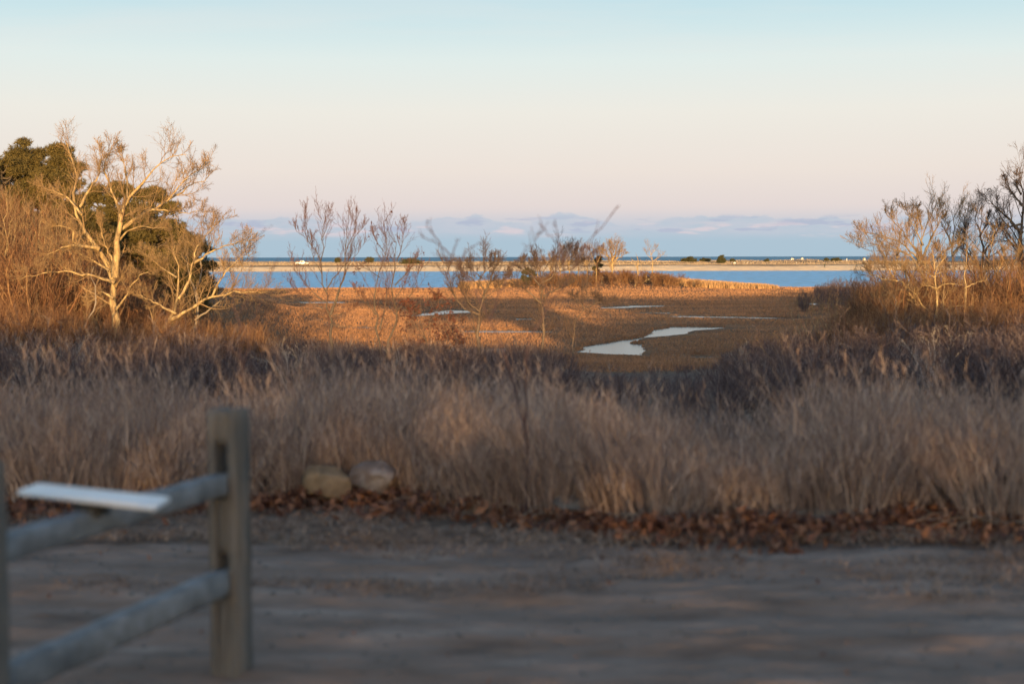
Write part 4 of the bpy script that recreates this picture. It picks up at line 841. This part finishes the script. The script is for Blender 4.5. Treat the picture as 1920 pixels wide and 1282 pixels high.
# ---------------------------------------------------------------- pickup truck on the spit
TY = 604; tx = (567-960)/FPX*TY; tz = gz(tx, TY)
tr = empty('pickup_truck', (tx, TY, tz)); props(tr, 'small white pickup truck parked on the sand spit', 'pickup truck')
def prism(prof, w, m, name, par, y0=0, bev=.05):
    n = len(prof); V = [(x_, -w/2+y0, z_) for x_, z_ in prof]+[(x_, w/2+y0, z_) for x_, z_ in prof]
    g = Geo().add(V, [np.array([[j, (j+1) % n, n+(j+1) % n, n+j]]) for j in range(n)]+[np.array([list(range(n))[::-1]]), np.array([list(range(n, 2*n))])])
    o = build(name, g, m, par); 
    if bev: md = o.modifiers.new('bevel', 'BEVEL'); md.width = bev; md.segments = 2
    return o
prism([(-2.75, .5), (-2.75, 1.15), (-.75, 1.18), (-.74, 1.05), (1.0, 1.12), (2.6, 1.02), (2.75, .85), (2.75, .45)], 1.9, M['paint'], 'body', tr)
cab = prism([(-.75, 1.13), (-.62, 1.75), (-.5, 1.82), (.62, 1.82), (.75, 1.76), (1.35, 1.12)], 1.62, M['paint'], 'cabin', tr)
for sg in (-1, 1):
    prism([(-.55, 1.2), (-.45, 1.68), (.1, 1.68), (.1, 1.2)], .02, M['glass'], 'window', tr, sg*.815, 0); prism([(.2, 1.2), (.2, 1.68), (.6, 1.68), (1.05, 1.2)], .02, M['glass'], 'window', tr, sg*.815, 0)
    for wx in (-1.75, 1.75):
        an = np.arange(20)*math.pi/10; pts_ = [(wx+.39*math.cos(a_), .39+.39*math.sin(a_)) for a_ in an]; wh = prism(pts_, .24, M['rubber'], 'wheel', tr, sg*.86, .03)
        rim_ = prism([(wx+.2*math.cos(a_), .39+.2*math.sin(a_)) for a_ in an], .26, M['white'], 'rim', wh, sg*.86, 0)
    g = Geo(); box(g, (2.74, sg*.7, .85), (.06, .3, .16)); build('headlight', g, M['white'], tr)
# ---------------------------------------------------------------- person walking on the beach
HY = 551; hx = (1546-960)/FPX*HY; hz = gz(hx, HY)
hp = bpy.data.meshes.new('person'); J = [(0, 0, .93), (0, 0, 1.15), (0, .02, 1.4), (0, 0, 1.52), (0, -.01, 1.68), (-.1, 0, .9), (-.11, -.12, .5), (-.11, -.1, .08), (-.11, -.24, .03), (.1, 0, .9), (.11, .12, .5), (.11, .24, .1), (.11, .12, .03),
     (-.2, .02, 1.4), (-.25, .05, 1.12), (-.24, -.06, .88), (.2, .02, 1.4), (.25, -.02, 1.12), (.24, -.14, .92)]
E = [(0, 1), (1, 2), (2, 3), (3, 4), (0, 5), (5, 6), (6, 7), (7, 8), (0, 9), (9, 10), (10, 11), (11, 12), (2, 13), (13, 14), (14, 15), (2, 16), (16, 17), (17, 18)]
RR = [.17, .17, .18, .07, .11, .11, .08, .055, .04, .11, .08, .055, .04, .09, .065, .045, .09, .065, .045]
hp.from_pydata(J, E, []); ho = bpy.data.objects.new('person', hp); COL.objects.link(ho); ho.location = (hx, HY, hz); hp.materials.append(M['coat'])
sk = ho.modifiers.new('skin', 'SKIN')
for v_, r_ in zip(hp.skin_vertices[0].data if hp.skin_vertices else [], RR): v_.radius = (r_, r_)
if not hp.skin_vertices:
    pass
ho.modifiers.new('sub', 'SUBSURF').levels = 1
props(ho, 'distant person in dark clothes walking on the pale beach of the spit', 'person')
# ---------------------------------------------------------------- small marks on the spit
def far_post(px, py0, py1, Y, w, lab, sign=False, name='post', cat='post', group=None):
    x = (px-960)/FPX*Y; z0 = gz(x, Y); z1 = max(P(px, py0, Y)[2], z0+.5); o = empty(name, (x, Y, z0)); props(o, lab, cat, group); g = Geo(); box(g, (0, 0, (z1-z0)/2-.1), (w, w, z1-z0+.2), None, .08); build('pole', g, M['white'], o)
    g = Geo(); 
    if sign: box(g, (0, -w*.6-.02, (z1-z0)-.45), (.85, .05, .8)); build('panel', g, M['white'], o)
    else: box(g, (0, 0, z1-z0+.03), (w*1.25, w*1.25, .06)); build('cap', g, M['white'], o)
far_post(673, 495, 498, 600, .25, 'pale notice post seen between the two middle saplings', True, 'sign', 'sign')
far_post(1377, 491.5, 495, 606, .3, 'white notice board right of the tallest cedar', True, 'sign', 'sign')
far_post(1587, 485, 492, 640, .22, 'thin white marker near the right end of the spit', False, 'marker_post', 'post')
for q, px in enumerate((1372, 1395, 1401, 1408, 1493, 1520)):
    far_post(px, 492.5, 495, 610, .16, 'short pale wooden stake in the row on the dune', False, 'stake', 'stake', 'short stakes along the dune')
def shed(px, py, Y, w, h, lab):
    x = (px-960)/FPX*Y; z = gz(x, Y); o = empty('beach_hut', (x, Y, z)); props(o, lab, 'hut'); g = Geo(); box(g, (0, 0, h/2-.15), (w, w, h+.3)); build('wall', g, M['white'], o)
    prism([(-w*.6, h+.002), (0, h+.25), (w*.6, h+.002)], w*1.15, M['wood_rail'], 'roof', o, 0, 0); g = Geo(); box(g, (0, -w/2-.02, h*.42), (w*.3, .04, h*.8)); build('door', g, M['wood'], o)
shed(1485, 489, 660, 1.1, 1.2, 'left white hut on the dune crest near the person')
shed(1503.5, 489, 662, .9, 1.4, 'right white hut on the dune crest near the person')
shed(1619, 488, 660, 1.1, 1.2, 'white hut half hidden behind the right hand tree twigs')

# ---------------------------------------------------------------- woods behind the camera that shade the foreground
rg = np.random.default_rng(77); YW = -30; C = []
def hedge_top(x):
    return np.interp(x, [-60, -12, -4, -1, 13, 14, 110], [8.6, 8.6, 8.1, 7.65, 7.6, 7.9, 7.9])+.2*vn.fbm(x*.5, x*0+3, 3)
def canopy(x):   # bottom and top of the crowns standing above the hedge
    lo = np.interp(x, [-3, -1, 4, 6, 9, 12.5, 13.5, 18.4, 19.2, 23, 25.5, 27, 30, 31, 110], [14.2, 12.7, 11.2, 10.4, 10.0, 9.8, 7.7, 7.8, 12.0, 13.3, 13.0, 11.0, 10.6, 7.7, 7.7])
    hi = 14.2+np.interp(x, [-3, 0, 80, 110], [0, 0, 0, -1])+.7*vn.fbm(x*.35, x*0+7, 3); return lo, hi
n = 75000; x = rg.uniform(-55, 105, n); ht = hedge_top(x); z = 3.6+(ht-3.75)*rg.random(n); C.append(np.stack([x, YW+rg.uniform(-2, 1, n), z], 1))
n = 90000; x = rg.uniform(-3, 105, n); lo, hi = canopy(x); z = lo+(hi-lo)*rg.random(n); C.append(np.stack([x, YW+rg.uniform(-2, 1, n), z], 1))
g = leaves(np.concatenate(C), .24, rg, curl=.2)
props(build('woods', g, M['woods']), 'dark evergreen belt of woods across the road, behind the viewer', 'woods', kind='stuff')
